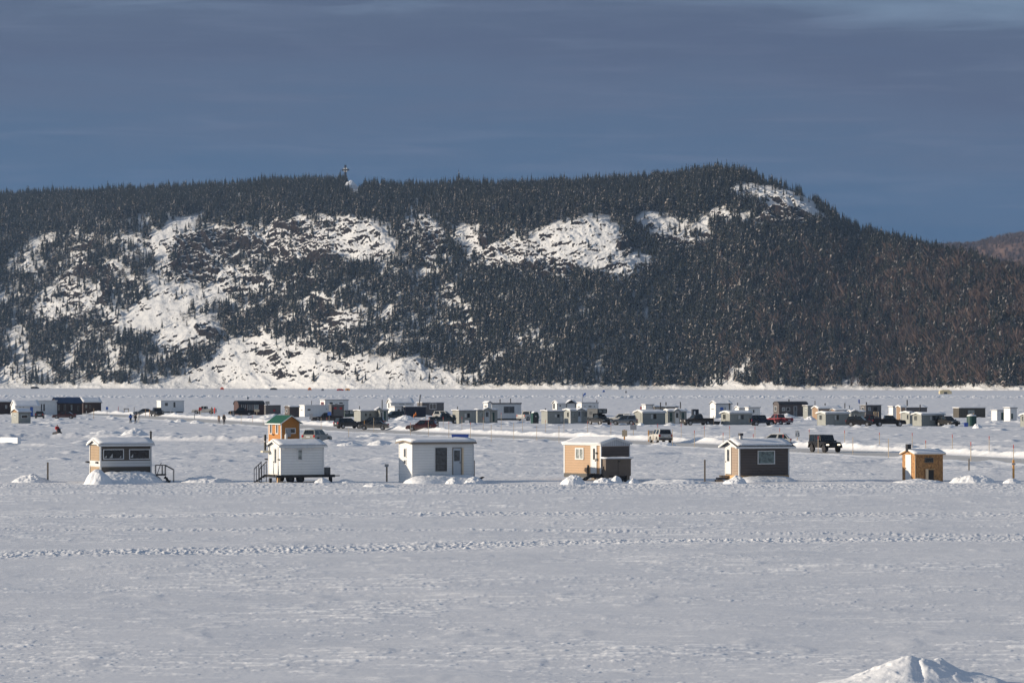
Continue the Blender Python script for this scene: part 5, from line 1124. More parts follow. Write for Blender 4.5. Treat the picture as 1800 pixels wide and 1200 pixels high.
# orange hut between the rows
h = Hut('ice_fishing_hut', 'bright orange hut with green metal roof and white trim, behind the trailer hut', 'ice hut', 471.5, 494.3, 527, 778, 3.0)
OR = siding('orange_lap_siding', (.44,.175,.028), .22, False, .8)
h.shell(742.5, 729.5, 'gf', OR, over=.3, snow=0, trim=M['trim'], roofm=paint('green_metal_roof', (.012,.085,.05), .5, .12), seed=30)
h.win('L', 474.3, 478.8, 743.5, 762.5, g3, M['trim'], fw=.1); h.win('L', 484.9, 489.4, 743.5, 762.5, g3, M['trim'], fw=.1); h.win('F', 501.5, 519.5, 752, 762, gl, M['trim'], fw=.1, bars=1)
h.boxF(503.2, 510.5, 753.5, 767.5, .05, .09, M['greytip'], 'propped_board'); h.boxL(479.3, 482.3, 762.5, 764.5, .003, .12, M['black'], 'wall_bracket')
o = MB().tube((0,0,0),(0,0,.95),.17,12).tube((0,0,.95),(0,0,1.12),.17,12,r2=.06).build('propane_cylinder', M['white']); p = h.world(h.F_(499.5), -.45); o.location = (p[0], p[1], .0); o.scale = (1,1,1.0); tag(o, 'tall white gas cylinder standing at the front of the orange hut', 'gas cylinder')
# ================================================================ vehicles
def carpaint(name, col, dirt=.35, rough=.3):
    """body paint with road salt that climbs from the sills"""
    if name in _cache: return _cache[name]
    m, nt, b = nodes(name); L = nt.links.new
    tc = N(nt, 'ShaderNodeTexCoord'); sp = N(nt, 'ShaderNodeSeparateXYZ'); L(tc.outputs['Object'], sp.inputs[0])
    no = N(nt, 'ShaderNodeTexNoise'); no.inputs['Scale'].default_value = 2.2; no.inputs['Detail'].default_value = 5; L(tc.outputs['Object'], no.inputs['Vector'])
    mr = N(nt, 'ShaderNodeMapRange'); L(sp.outputs[2], mr.inputs[0]); mr.inputs[1].default_value = .95; mr.inputs[2].default_value = .35; mr.inputs[3].default_value = 0; mr.inputs[4].default_value = 1
    mu = N(nt, 'ShaderNodeMath', operation='MULTIPLY'); L(mr.outputs[0], mu.inputs[0]); L(no.outputs['Fac'], mu.inputs[1])
    m2 = N(nt, 'ShaderNodeMath', operation='MULTIPLY'); L(mu.outputs[0], m2.inputs[0]); m2.inputs[1].default_value = dirt*2.6; m2.use_clamp = True
    mx = N(nt, 'ShaderNodeMix', data_type='RGBA'); L(m2.outputs[0], mx.inputs[0]); mx.inputs[6].default_value = rgba(col); mx.inputs[7].default_value = (.30, .28, .25, 1); L(mx.outputs[2], b.inputs['Base Color'])
    b.inputs['Roughness'].default_value = rough; b.inputs['Specular IOR Level'].default_value = .3
    _cache[name] = m; return m
CP = dict(black=carpaint('black_car_paint', (.010,.010,.012), .02, .4), dark=carpaint('charcoal_car_paint', (.022,.024,.027), .12), maroon=carpaint('maroon_car_paint', (.045,.007,.010), .16, .45), red=carpaint('red_car_paint', (.22,.02,.03), .25),
          white=carpaint('white_car_paint', (.50,.49,.46), .6), silver=carpaint('silver_car_paint', (.28,.28,.26), .6), navy=carpaint('navy_car_paint', (.010,.018,.04), .12, .4), teal=carpaint('dark_teal_car_paint', (.012,.028,.035), .2, .4), grey=carpaint('grey_car_paint', (.045,.048,.053), .35), brownp=carpaint('dark_brown_car_paint', (.03,.022,.02), .35, .45), bluegrey=carpaint('blue_grey_car_paint', (.04,.06,.09), .3))
# side outlines: (x, z) with the nose at +x; length, width; greenhouse: belt and roof lines
KIND = {
 'suv': dict(L=4.6, W=1.85, body=[(-2.25,.42),(-2.3,.75),(-2.22,1.02),(.75,1.02),(1.25,.98),(2.05,.86),(2.28,.72),(2.3,.42),(2.1,.3),(-2.1,.3)], belt=(-2.2,.95,1.0), roof=(-1.95,.15,1.66), wheels=(-1.38,1.38), r=.35),
 'wagon': dict(L=4.4, W=1.78, body=[(-2.1,.38),(-2.18,.7),(-2.1,.95),(.7,.95),(1.2,.9),(1.95,.78),(2.18,.62),(2.2,.38),(2,.26),(-2,.26)], belt=(-2.05,.95,.93), roof=(-1.55,.1,1.47), wheels=(-1.3,1.33), r=.32),
 'sedan': dict(L=4.7, W=1.82, body=[(-2.25,.38),(-2.32,.68),(-2.25,.93),(-1.5,.95),(.8,.93),(1.3,.88),(2.1,.76),(2.3,.6),(2.32,.36),(2.1,.26),(-2.1,.26)], belt=(-1.75,1.05,.92), roof=(-.95,.2,1.43), wheels=(-1.42,1.42), r=.32),
 'pickup': dict(L=5.6, W=1.95, body=[(-2.75,.5),(-2.8,.85),(-2.78,1.12),(-.75,1.12),(-.75,1.08),(1.1,1.1),(1.5,1.1),(2.55,1.02),(2.75,.88),(2.78,.45),(2.5,.36),(-2.5,.42)], belt=(-.85,1.25,1.08), roof=(-.65,.55,1.82), wheels=(-1.65,1.75), r=.39),
 'boxy': dict(L=4.3, W=1.85, body=[(-2.0,.55),(-2.02,1.12),(.45,1.12),(.62,1.14),(1.75,1.08),(1.8,.62),(1.7,.5),(-1.8,.48)], belt=(-2.0,.62,1.10), roof=(-1.97,.32,1.84), wheels=(-1.28,1.32), r=.42),
}
def car(kind, label, u, vb, heading, paint_='dark', cat='car', lights=False, snowy=False, group=None, extra=None, name=None, scale=1.0, wcol=None):
    k = KIND[kind]; p = G(u, vb); W = k['W']/2; bodym = CP[paint_]
    nm = name or {'suv':'parked_car','wagon':'parked_car','sedan':'parked_car','pickup':'pickup_truck','boxy':'off_road_car'}[kind]
    o = thing(nm, label, cat, p, R(heading), group); o.scale = (scale,)*3
    def cut_arch(m, xs_): pass
    # body with wheel arches cut into its lower outline
    P = k['body']; r = k['r']*1.17; low = min(z for _, z in P); poly = []
    top = [q for q in P if q[1] > low+.1]; 
    arch = []
    for wx in sorted(k['wheels'], reverse=True):
        arch += [(wx+r*math.cos(t), max(low, k['r']+r*math.sin(t))) for t in np.linspace(-.15, math.pi+.15, 9)]
    m = MB(); outline = [q for q in P if not (abs(q[1]-low) < .07 and -2.7 < q[0] < 2.6)]
    # outline order: rear bottom -> rear -> top -> nose -> bottom (arches from nose to tail)
    m.prism(outline+[(outline[-1][0]-.05, low)]+arch+[(outline[0][0]+.05, low)], 'y', -W, W)
    body = m.build('body', bodym, o, bevel=.05)
    x0, x1, zb = k['belt']; rx0, rx1, zr = k['roof']; wi = W-.05; wr = W-(.12 if kind == 'boxy' else .24)
    c = MB()
    B_ = [(x0,-wi,zb-.02),(x1,-wi,zb-.02),(x1,wi,zb-.02),(x0,wi,zb-.02)]; T_ = [(rx0,-wr,zr),(rx1,-wr,zr),(rx1,wr,zr),(rx0,wr,zr)]
    c.add(B_+T_, [(3,2,1,0),(4,5,6,7),(0,1,5,4),(1,2,6,5),(2,3,7,6),(3,0,4,7)]); cab = c.build('cabin', bodym, o, bevel=.06)
    def pane(corners, nm_, fr=.1, out=.012, lo=.12):
        a, b_, c_, d_ = [Vector(q) for q in corners]; n = (b_-a).cross(d_-a).normalized()
        ctr = (a+b_+c_+d_)/4; n = n if n.dot(ctr-Vector(((rx0+rx1)/2, 0, (zb+zr)/2))) > 0 else -n
        def bl(s, t): return (a.lerp(b_, s)).lerp(d_.lerp(c_, s), t)+n*out
        q = [bl(fr, lo), bl(1-fr, lo), bl(1-fr, .9), bl(fr, .9)]; g = MB(); g.add([tuple(v) for v in q]+[tuple(v-n*.02) for v in q], [(0,1,2,3),(7,6,5,4),(0,4,5,1),(1,5,6,2),(2,6,7,3),(3,7,4,0)]); g.build(nm_, M['carglass'], o)
    pane((B_[1],B_[2],T_[2],T_[1]), 'windscreen', .06); pane((B_[3],B_[0],T_[0],T_[3]), 'rear_window', .08, lo=.15)
    for s in (-1, 1):
        i0, i1, j1, j0 = (0,1,5,4) if s < 0 else (3,2,6,7); A = B_+T_
        aa, bb, cc, dd = [Vector(A[i]) for i in (i0, i1, j1, j0)]
        nseg = 1 if kind == 'pickup' and False else 2
        for t0, t1 in ((.04,.48),(.52,.96)):
            pane((aa.lerp(bb,t0), aa.lerp(bb,t1), dd.lerp(cc,t1), dd.lerp(cc,t0)), 'side_window', .06)
    xf, xr = max(q[0] for q in P), min(q[0] for q in P); zl = zb-.22
    for s in (-1, 1):
        MB().box(xf-.16, xf-.0, s*(W-.42), s*(W-.08), zl-.14, zl+.0).build('headlight', M['lampon'] if lights else M['lamp'], o, bevel=.02)
        MB().box(xr-.02, xr+.1, s*(W-.26), s*(W-.03), zb-.24, zb+.02).build('tail_light', M['tail'], o, bevel=.02)
        MB().box(x1-.28, x1-.12, s*(W+.02), s*(W+.2), zb+.02, zb+.16).build('mirror', bodym, o, bevel=.02)
    MB().box(xf-.1, xf+.06, -W+.1, W-.1, low+.06, low+.24).build('front_bumper', M['black'], o, bevel=.03); MB().box(xr-.06, xr+.1, -W+.1, W-.1, low+.08, low+.26).build('rear_bumper', M['black'] if kind != 'pickup' else M['galv'], o, bevel=.03)
    MB().box(xf-.02, xf+.015, -W*.45, W*.45, low+.28, zl-.02).build('grille', M['black'], o); MB().box(xr-.02, xr-.006, -.26, .26, low+.42, low+.56).build('number_plate', M['signw'], o)
    for wx in k['wheels']:
        for s in (-1, 1):
            y0, y1 = (s*(W-.24), s*(W-.01)); wh = MB().tube((wx, y0, k['r']), (wx, y1, k['r']), k['r'], 18).build('wheel', M['rubber'], o)
            MB().tube((wx, y1+s*.004, k['r']), (wx, y1+s*.012, k['r']), k['r']*.6, 14).build('rim', wcol or M['rim'], wh)
    if kind == 'pickup':
        MB().box(-2.68, -.82, -W+.09, W-.09, 1.125, 1.135).build('bed_liner', M['black'], o)
        for s in (-1, 1): MB().box(-2.76, -.8, s*(W-.09), s*(W-.01), 1.126, 1.2).build('bed_rail', bodym, o)
        MB().box(-2.79, -2.7, -W+.1, W-.1, 1.126, 1.2).build('tailgate_top', bodym, o)
    if kind == 'boxy':
        sw = MB().tube((-2.05, .05, .95), (-2.25, .05, .95), .38, 16).build('spare_wheel', M['rubber'], o)
        for wx in k['wheels']:
            for s in (-1, 1): MB().prism([(wx+r*1.2*math.cos(t), k['r']+r*1.15*math.sin(t)) for t in np.linspace(.1, math.pi-.1, 7)]+[(wx+r*1.0*math.cos(t), k['r']+r*1.0*math.sin(t)) for t in np.linspace(math.pi-.1, .1, 7)], 'y', s*(W+.002), s*(W+.14)).build('wheel_flare', M['black'], o)
    if snowy:
        MB().prism([(rx0+.1,zr+.005),(rx1-.1,zr+.005),(rx1-.25,zr+.08),(rx0+.25,zr+.1)], 'y', -wr+.08, wr-.08).build('roof_snow', SNOW, o, bevel=.03)
    if extra: extra(o, W)
    return o
mm = bpy.data.materials.new('lit_headlamp'); mm.use_nodes = True; b_ = mm.node_tree.nodes['Principled BSDF']; b_.inputs['Base Color'].default_value = (.9,.8,.65,1); b_.inputs['Emission Color'].default_value = (1,.86,.62,1); b_.inputs['Emission Strength'].default_value = 1.6; M['lampon'] = mm
# on the road
car('suv', 'dirty white SUV driving away on the ice road behind the tan hut', 1161, 777.5, 104, 'white')
car('boxy', 'black boxy off-road vehicle with lit headlamps coming along the ice road', 1450, 794.3, -66, 'black', lights=True, wcol=M['iron'])
car('wagon', 'snow-topped white car hidden but for its roof behind the dark brown hut', 1357, 785, 172, 'white', snowy=True)
car('suv', 'dirty silver SUV parked behind the trailer hut, seen from behind', 557, 778.5, 66, 'silver')
def hatch_open(o, W):
    MB().box(-2.62, -2.56, W-.95, W-.02, .45, 1.62).build('open_tailgate', CP['black'], o); MB().tube((.1,-W-.012,.72),(.1,-W-.002,.72),.32,14).build('door_sticker', M['redp'], o)
car('suv', 'maroon SUV standing by the road with its tailgate open and a sticker on the door', 741, 757.3, 174, 'maroon', extra=hatch_open)
# left
car('sedan', 'low maroon sedan half buried behind a snow bank near the blue-roofed cabin', 113, 735.8, 180, 'maroon', snowy=False)
car('wagon', 'dark grey van parked between the panelled hut and the mobile home', 70, 735, 95, 'grey')
car('sedan', 'dark blue-grey car parked left of the dark pickup by the white box hut', 253, 729.3, 190, 'bluegrey')
car('pickup', 'dark pickup facing the camera beside the white box hut', 276, 731, -72, 'black', 'truck')
car('pickup', 'white pickup with people in red jackets around it', 359, 727.3, 178, 'white', 'truck')
car('pickup', 'black pickup with snowy nose in front of the bus-shaped house', 424, 730.5, 186, 'black', 'truck')
# middle
car('pickup', 'dark brown pickup parked in front of the travel trailer', 575, 742.5, 187, 'brownp', 'truck')
car('suv', 'dark grey SUV seen from its rear corner by the roadside, red tail lamp lit', 613, 752.6, 28, 'dark')
car('suv', 'dark car behind the silver sedan by the road', 652, 750, 172, 'black')
car('sedan', 'grimy grey sedan facing left by the roadside', 657, 755.2, 176, 'grey')
car('suv', 'dark green off-roader beside the snow pile and the black hut', 691, 736.8, 205, 'teal')
car('pickup', 'dark teal pickup parked right of the black hut', 782, 744, 8, 'teal', 'truck')
car('suv', 'white SUV behind the dark teal pickup', 782, 737, -20, 'white')
car('pickup', 'white pickup nose hidden behind the green portable toilet', 928, 739, 60, 'white', 'truck')
def camper(o, W):
    MB().prism([(-2.7,1.26),(-.7,1.26),(-.7,1.9),(.9,1.95),(.95,2.75),(-2.7,2.75)], 'y', -W, W).build('camper_box', M['campergrey'], o, bevel=.05)
    for a in (-.55, .25): MB().box(.951, .965, a-.1 if a < 0 else a, a+.45, 2.15, 2.5).build('camper_window', M['glass2'], o)
    MB().box(-1.9, -.9, -W-.012, -W-.002, 1.75, 2.25).build('camper_window', M['glass3'], o)
M['campergrey'] = paint('camper_grey_panel', (.07,.075,.08), .5, .15)
car('pickup', 'dark dirty pickup carrying a grey camper box, facing the camera', 1054, 746, -62, 'dark', 'truck', extra=camper)
car('suv', 'dirty white-roofed dark hatchback parked left of the grey double-door hut', 1097, 746.5, 170, 'bluegrey', snowy=True)
car('suv', 'light SUV behind the dirty dark hatchback', 1090, 743, 165, 'white')
car('sedan', 'dark car at the gable of the grey double-door hut', 1119, 745.6, 185, 'black')
car('pickup', 'muddy brown pickup with black box huts behind its bed', 1225, 747, 205, 'brownp', 'truck')
car('boxy', 'dark blue off-roader with a spare wheel, right of the tall-pipe grey hut', 1340, 748.5, 10, 'navy')
car('pickup', 'red pickup seen from behind, beside the dark blue off-roader', 1368, 746.2, 128, 'red', 'truck')
car('suv', 'very dark SUV parked nose to the camera before the grey porch hut', 1512, 748.8, -20, 'black')
car('pickup', 'red-tailed dark pickup squeezed between the dark SUV and the black pickup', 1529, 748, 172, 'maroon', 'truck')
car('pickup', 'long black crew pickup facing right in front of the balcony hut', 1562, 748.8, 4, 'black', 'truck')
car('suv', 'dark SUV partly hidden at the right end of the black-stovepipe grey hut', 1666, 748.6, -62, 'black')

# ================================================================ people
def skin_mesh(verts, edges, radii, root=0, sub=1):
    me = bpy.data.meshes.new('tmp'); me.from_pydata(verts, edges, []); o = bpy.data.objects.new('tmp', me); COL.objects.link(o)
    o.modifiers.new('s', 'SKIN'); o.modifiers[0].use_smooth_shade = True
    sv = me.skin_vertices[0].data
    for i, r in enumerate(radii): sv[i].radius = (r, r); sv[i].use_root = (i == root)
    m2 = o.modifiers.new('u', 'SUBSURF'); m2.levels = sub; m2.render_levels = sub
    dg = bpy.context.evaluated_depsgraph_get(); out = bpy.data.meshes.new_from_object(o.evaluated_get(dg)); bpy.data.objects.remove(o); bpy.data.meshes.remove(me)
    return out
def person(label, u, vb, face, jacket, trousers, hat, pose='stand', h=1.75, z=0.0, Y=None):
    st = .16 if pose == 'walk' else .0; sit = pose == 'sit'
    J = {}; V = []; E = []; Rd = []
    def j(n, p, r, par=None):
        J[n] = len(V); V.append(p); Rd.append(r)
        if par: E.append((J[par], J[n]))
    hipz = .92 if not sit else .62
    j('pelvis', (0,0,hipz), .13); j('waist', (0,.0,hipz+.16), .125, 'pelvis'); j('chest', (0,.0,hipz+.40), .15, 'waist'); j('neck', (0,.0,hipz+.57), .06, 'chest'); j('head', (0,.02,hipz+.68), .085, 'neck'); j('crown', (0,.01,hipz+.79), .075, 'head'); j('nose', (0,.10,hipz+.68), .016, 'head')
    for s, n in ((-1,'l'),(1,'r')):
        sw = s*st
        if sit:
            j('k'+n, (s*.16,.42,hipz-.02), .075, 'pelvis'); j('a'+n, (s*.16,.40,hipz-.45), .05, 'k'+n); j('t'+n, (s*.17,.56,hipz-.50), .04, 'a'+n)
        else:
            j('k'+n, (s*.11,.03+sw*.9,hipz-.42), .07, 'pelvis'); j('a'+n, (s*.12,-.02+sw*1.6,.08), .05, 'k'+n); j('t'+n, (s*.13,.15+sw*1.6,.04), .04, 'a'+n)
        ax = -sw*1.2
        j('s'+n, (s*.19,.0,hipz+.47), .07, 'chest'); j('e'+n, (s*.26,-.03+ax+(.15 if sit else 0),hipz+.20), .052, 's'+n); j('w'+n, (s*.25,.10+ax*1.3+(.3 if sit else 0),hipz-.02+(.2 if sit else 0)), .038, 'e'+n)
        wx, wy, wz = V[J['w'+n]]; j('h'+n, (wx,wy+.02,wz-.07), .032, 'w'+n)
        for q, (dy, ln) in enumerate(((-.03,.075),(-.012,.09),(.006,.085),(.024,.065))): j('f%d'%q+n, (wx+s*.004*q,wy+.02+dy*1.3,wz-.07-ln), .0095, 'h'+n)
        j('th'+n, (wx-s*.02,wy+.07,wz-.09), .011, 'h'+n)
    sc_h = h/1.75; V = [tuple(c*sc_h for c in v) for v in V]; Rd = [r*sc_h for r in Rd]
    body = bpy.data.objects.new('person', skin_mesh(V, E, Rd)); body.data.materials.append(M['skin']); COL.objects.link(body)
    def cloth(names, nm, mat, grow):
        idx = [J[n] for n in names]; mp_ = {a: b for b, a in enumerate(idx)}
        o = bpy.data.objects.new(nm, skin_mesh([V[i] for i in idx], [(mp_[a], mp_[b]) for a, b in E if a in mp_ and b in mp_], [Rd[i]+grow for i in idx])); o.data.materials.append(mat); link(o, body)
    cloth(['pelvis','waist','chest','sl','el','wl','sr','er','wr'], 'jacket', jacket, .028); cloth(['pelvis','kl','al','kr','ar'], 'trousers', trousers, .018)
    for n in 'lr': cloth(['a'+n,'t'+n], 'boot', M['black'], .014)
    cloth(['head','crown'], 'hat', hat, .018); J2 = V[J['head']]
    body.data.materials[0] = M['skin']
    hm_ = body.children[-1]
    for v in hm_.data.vertices:
        if v.co.z < J2[2]+.03 and v.co.y > J2[1]-.02: v.co.y -= .07; v.co.z = max(v.co.z, J2[2]+.03)
    me = body.data; me.materials.append(jacket); me.materials.append(trousers); hz_, nk = V[J['pelvis']][2]+.02, V[J['neck']][2]-.02
    hands = [Vector(V[J['h'+n]]) for n in 'lr']
    for f in me.polygons:
        c = f.center
        if c.z > nk or min((c-q).length for q in hands) < .085: continue
        f.material_index = 1 if c.z > hz_ or abs(c.x) > .2*sc_h else 2
    p = G(u, vb) if Y is None else Vector(((u-CX)/F*Y, Y, 0)); body.location = (p.x, p.y, z); body.rotation_euler = (0, 0, R(face))
    return tag(body, label, 'person')
bl_, gy = paint('black_cloth', (.015,.015,.018), .85, .2), paint('grey_cloth', (.14,.14,.15), .85, .2)
person('person in a blue jacket and black trousers in the group of three on the snow', 229.5, 743.5, 30, paint('blue_cloth', (.04,.12,.42), .8, .15), bl_, bl_)
person('person dressed all in black in the middle of the group of three', 238, 743.8, 160, bl_, bl_, bl_, 'stand', 1.68)
person('person in a pale snowsuit at the edge of the group of three', 243.3, 743.4, -20, paint('pale_cloth', (.5,.5,.5), .85, .1), paint('pale_cloth', (.5,.5,.5), .85, .1), gy, 'stand', 1.8)
person('person in a tan jacket with dark bag walking along the ice road', 385, 745.5, 170, paint('tan_cloth', (.26,.19,.15), .85, .15), gy, paint('brown_cloth', (.12,.07,.05), .85, .15), 'walk', 1.62)
person('person in black walking along the ice road beside the tan jacket', 394, 746, 185, bl_, bl_, bl_, 'walk', 1.8)
person('person in a red jacket standing behind the white pickup bed', 377.3, 727.6, 120, M['red'], M['red'], bl_, 'stand', 1.7)
person('person in a red jacket at the front of the white pickup', 351, 727.8, 60, M['red'], bl_, bl_, 'stand', 1.7)
person('person in dark clothes beside the red jacket behind the white pickup', 372.5, 727.4, 250, bl_, bl_, bl_, 'stand', 1.65)
person('person in a bright orange jacket bending over behind the snow pile by the black hut', 731, 738, 90, M['orange'], M['orange'], bl_, 'sit', 1.75, .25)
# snowmobile and its rider in the trench behind the left bank
Ys_ = Yv(767.5); sm = thing('snowmobile', 'black snowmobile half hidden behind the long ploughed bank', 'snowmobile', ((100.5-CX)/F*Ys_, Ys_, 0), R(-62))
MB().prism([(-1.1,.35),(-1.0,.62),(-.2,.68),(.2,.72),(.8,.75),(1.2,.55),(1.25,.3),(-1.0,.25)], 'y', -.3, .3).build('body', M['black'], sm, bevel=.06)
MB().prism([(.55,.76),(.7,1.12),(.76,1.12),(.85,.76)], 'y', -.22, .22).build('windshield', M['carglass'], sm); MB().prism([(-1.3,.05),(-1.35,.25),(.3,.28),(.4,.05)], 'y', -.2, .2).build('track', M['rubber'], sm)
for s in (-1, 1): MB().bar((.5, s*.45, .04), (1.5, s*.45, .12), .08).build('ski', M['black'], sm)
MB().bar((.35,-.35,1.0),(.35,.35,1.0),.05).build('handlebar', M['black'], sm)
pr = person('snowmobile rider in a red and black suit and dark helmet', 100.5, 767.5, -152, M['red'], bl_, bl_, 'sit', 1.78, .22, Ys_)

# ================================================================ stakes, posts, signs
def stake(label, u, vt, vb, tip=.0, r=.025, mat=None, group=None, name='marker_stake', cat='stake', lean=0.0, depth=None):
    p = G(u, vb); h = (vb-vt)*p.y/F; o = thing(name, label, cat, p, 0, group)
    o.rotation_euler = (0, lean, 0); t = tip*p.y/F
    if tip: 
        MB().box(-r, r, -r, r, -.3, h-t).build('shaft', mat or M['pine'], o); MB().box(-r*1.15, r*1.15, -r*1.15, r*1.15, h-t+.001, h).build('painted_tip', M['tip'], o)
    else: MB().box(-r, r, -r, r, -.3, h).build('shaft', mat or M['pine'], o)
    return o
ORD = 'first second third fourth fifth sixth seventh eighth ninth tenth eleventh twelfth thirteenth fourteenth fifteenth sixteenth seventeenth eighteenth nineteenth twentieth twenty-first twenty-second twenty-third twenty-fourth twenty-fifth twenty-sixth'.split()
near = [(424,728,747.5,0),(462.5,736,749,0),(564.5,734,757,0),(613,752,768,0),(657,734,761,0),(721.5,743,766,3),(753,738,767,3),(789,741,771,3),(827,742,772,4),(863.5,746,776,0),(903,743,773,0),(943.5,747,776,0),(982.5,748,778,0),(1148,757,782,0),(1182,754,785,0),(1220.5,756,788,5),(1271,760,790,5),(1324,762.5,792,5),(1376.5,763,795,5),(1438,766,798,6),(1499,768,797,0),(1561.5,771,806,0),(1627,773.5,806,5),(1706.3,776,812,7),(1781.3,781,816,7)]
for i, (u, vt, vb, tp) in enumerate(near):
    stake('%s stake, %s from the left along the near road edge' % ('thin plain' if not tp else 'thin red-tipped', ORD[i]), u, vt, vb, tp, .030, None, 'stakes on the near side of the road')
farl = [(444,730,742,3),(574.5,733.5,743,4),(748,732,751,0),(779,732.5,754,4),(812,732.5,756,4),(849.5,733,758,4),(881,725,758,3),(918.5,720.5,759,0),(958.8,738,761,4),(991.3,742,762,0),(1032.8,740.5,763,4),(1073.8,743,765,4),(1113,744,766,3),(1156,744.5,767,6),(1197.3,744.5,769,5),(1238,748.5,774,5),(1282.5,748.5,775,5),(1327,749.5,776,5),(1370.5,752,777,6),(1422.3,754,778,5),(1484.5,756,783,5),(1545.7,760,787,4),(1603.3,760.5,788,5),(1673.8,763,792,6),(1738.5,766,797,6)]
for i, (u, vt, vb, tp) in enumerate(farl):
    stake('%s stake, %s from the left beyond the far road bank' % ('plain thin' if not tp else 'red-tipped thin', ORD[i]), u, vt, vb, tp, .030, None, 'stakes on the far side of the road')
# single posts
stake('weathered grey post in the snow left of the brown hut with white band', 84.3, 812, 847, 0, .06, M['greywood'], None, 'wooden_post', 'post')
stake('plain wooden post in the snow between the tan hut and the dark brown hut', 1238.8, 807.5, 848.5, 0, .06, M['greywood'], None, 'wooden_post', 'post')
stake('short weathered post behind the snow heap right of the chipboard hut', 1703, 806, 827, 0, .05, M['greywood'], None, 'wooden_post', 'post')
o = stake('tall paired stake with orange lower half at the right edge of the hut row', 1781.2, 808, 845, 0, .07, M['orangewood'], None, 'wooden_post', 'post'); MB().box(-.14, .14, -.1, -.075, 1.22, 1.35).build('crosspiece', M['greytip'], o)
o = stake('weathered post topped by a small grey plate, left of the tall-window white hut', 680, 817, 846, 0, .06, M['greywood'], None, 'sign_post', 'sign'); hh = (846-816)*Yv(846)/F; MB().box(-.16, .14, -.1, -.075, hh-.16, hh+.04).build('sign_plate', M['greytip'], o)
for u, vt, vb, lb, mt, tp in ((165,717.5,735.5,'wooden stake with pale upper part right of the dark log cabin', M['wood'], 0),(152,722,734,'small pale stake in front of the dark log cabin', M['signw'], 0),(208,714,726,'red stake on the open snow right of the log cabins', M['redp'], 0),(236,715,729,'thin grey post with a crossbar left of the blue-grey car', M['greywood'], 0),(256,719,731,'reddish stake between the blue-grey car and the pickup', M['wood'], 0),(263,720,732,'pale orange stake in front of the dark pickup', M['orangewood'], 0),(300,720,732,'white stake tube in front of the white box hut', M['signw'], 0),(371.5,716,729,'tan stake behind the white pickup bed', M['wood'], 0),(342,727,736,'short dark stake on the edge of the ice road', M['iron'], 0),(405,722,735,'brown stake at the nose of the black pickup', M['wood'], 0),(640.5,738.5,755,'stout orange-brown post before the grey sedan', M['orangewood'], 0),(578.3,731,744.5,'grey post bearing the blue sign', M['greywood'], 0),(1582,735,748,'dark short stake between the twin grey gables', M['iron'], 0),(1254.5,731,748,'grey stake standing in the black sled by the tall-pipe hut', M['greywood'], 0)):
    stake(lb, u, vt, vb, tp, .05, mt, None, 'wooden_stake')
def sign(label, u0, u1, v0, v1, vb, mat, post, pu=None, pr=.05, yaw=0, words=None, cat='sign'):
    p = G((u0+u1)/2 if pu is None else pu, vb); s = p.y/F; o = thing('road_sign', label, cat, p, R(yaw))
    c = (((u0+u1)/2)-(pu if pu is not None else (u0+u1)/2))*s
    MB().box(-pr, pr, -pr, pr, -.3, (vb-v0)*s+.05).build('post', post, o)
    pl = MB().box(c-(u1-u0)*s/2, c+(u1-u0)*s/2, -pr-.03, -pr-.004, (vb-v1)*s, (vb-v0)*s).build('sign_plate', mat, o)
    return o, c, s, pl, -pr-.03
o, c, s, pl, y = sign('grey-white speed limit sign reading 15 beside the ice road', 1397.2, 1405.3, 756.8, 768.2, 776, M['signw'], M['pine'])
def text(word, size, x, y, z, mat, parent, nm):
    cu = bpy.data.curves.new('t', 'FONT'); cu.body = word; cu.size = size; cu.align_x = 'CENTER'; cu.align_y = 'CENTER'; cu.extrude = .004; cu.offset = size*.018
    to = bpy.data.objects.new('t', cu); COL.objects.link(to); dg = bpy.context.evaluated_depsgraph_get(); me = bpy.data.meshes.new_from_object(to.evaluated_get(dg)); bpy.data.objects.remove(to); bpy.data.curves.remove(cu)
    me.materials.clear(); me.materials.append(mat); ob = bpy.data.objects.new(nm, me); link(ob, parent); ob.location = (x, y-.006, z); ob.rotation_euler = (R(90), 0, 0); return ob
text('15', .60, c, y, (776-763.8)*s, M['black'], pl, 'numerals'); text('MAXIMUM', .10, c, y, (776-758.3)*s, M['black'], pl, 'lettering')
sign('blank grey sign board on a thin post above the far snow bank', 1107.8, 1118.8, 746.5, 755, 768, M['greytip'], M['pine'], pr=.03)
sign('tan-backed sign on a bright orange post by the road', 1093.3, 1102.3, 755.8, 766.5, 774.5, M['tanback'], M['orangewood'], 1097.5, .09)
sign('grey sign board on an orange post in front of the white SUV', 1140.5, 1153.3, 756.5, 765.5, 775, M['greytip'], M['orangewood'], 1140, .08)
sign('blue sign plate on a post in front of the brown pickup', 576, 582.3, 723.3, 729.5, 745, M['bluesign'], M['greywood'], pr=.05)
sign('small blue notice board on a post right of the dark log cabin', 186.3, 190.3, 714.8, 720, 728, M['bluesign'], M['greywood'], pr=.04)
sign('grey information panel standing in the snow before the travel trailer', 544, 550, 727, 737, 739, M['greytip'], M['iron'], pr=.04)
sign('pale wooden notice board before the bus-shaped house', 446, 456, 719.5, 723.5, 730, M['tanback'], M['pine'], 451.5, .05)
sign('red octagonal-looking board on a post at the nose of the white pickup', 349.5, 354.5, 716, 721, 729, M['redp'], M['pine'], pr=.04)
o, c, s, pl, y = sign('low white notice board with faint lines in front of the grey hut', 817, 824.3, 738.3, 744, 746.5, M['signw'], M['wood'], pr=.03)
MB().box(c-.25, c+.25, y-.008, y-.002, .55, .58).box(c-.22, c+.22, y-.008, y-.002, .40, .43).build('faint_lines', M['greytip'], pl)
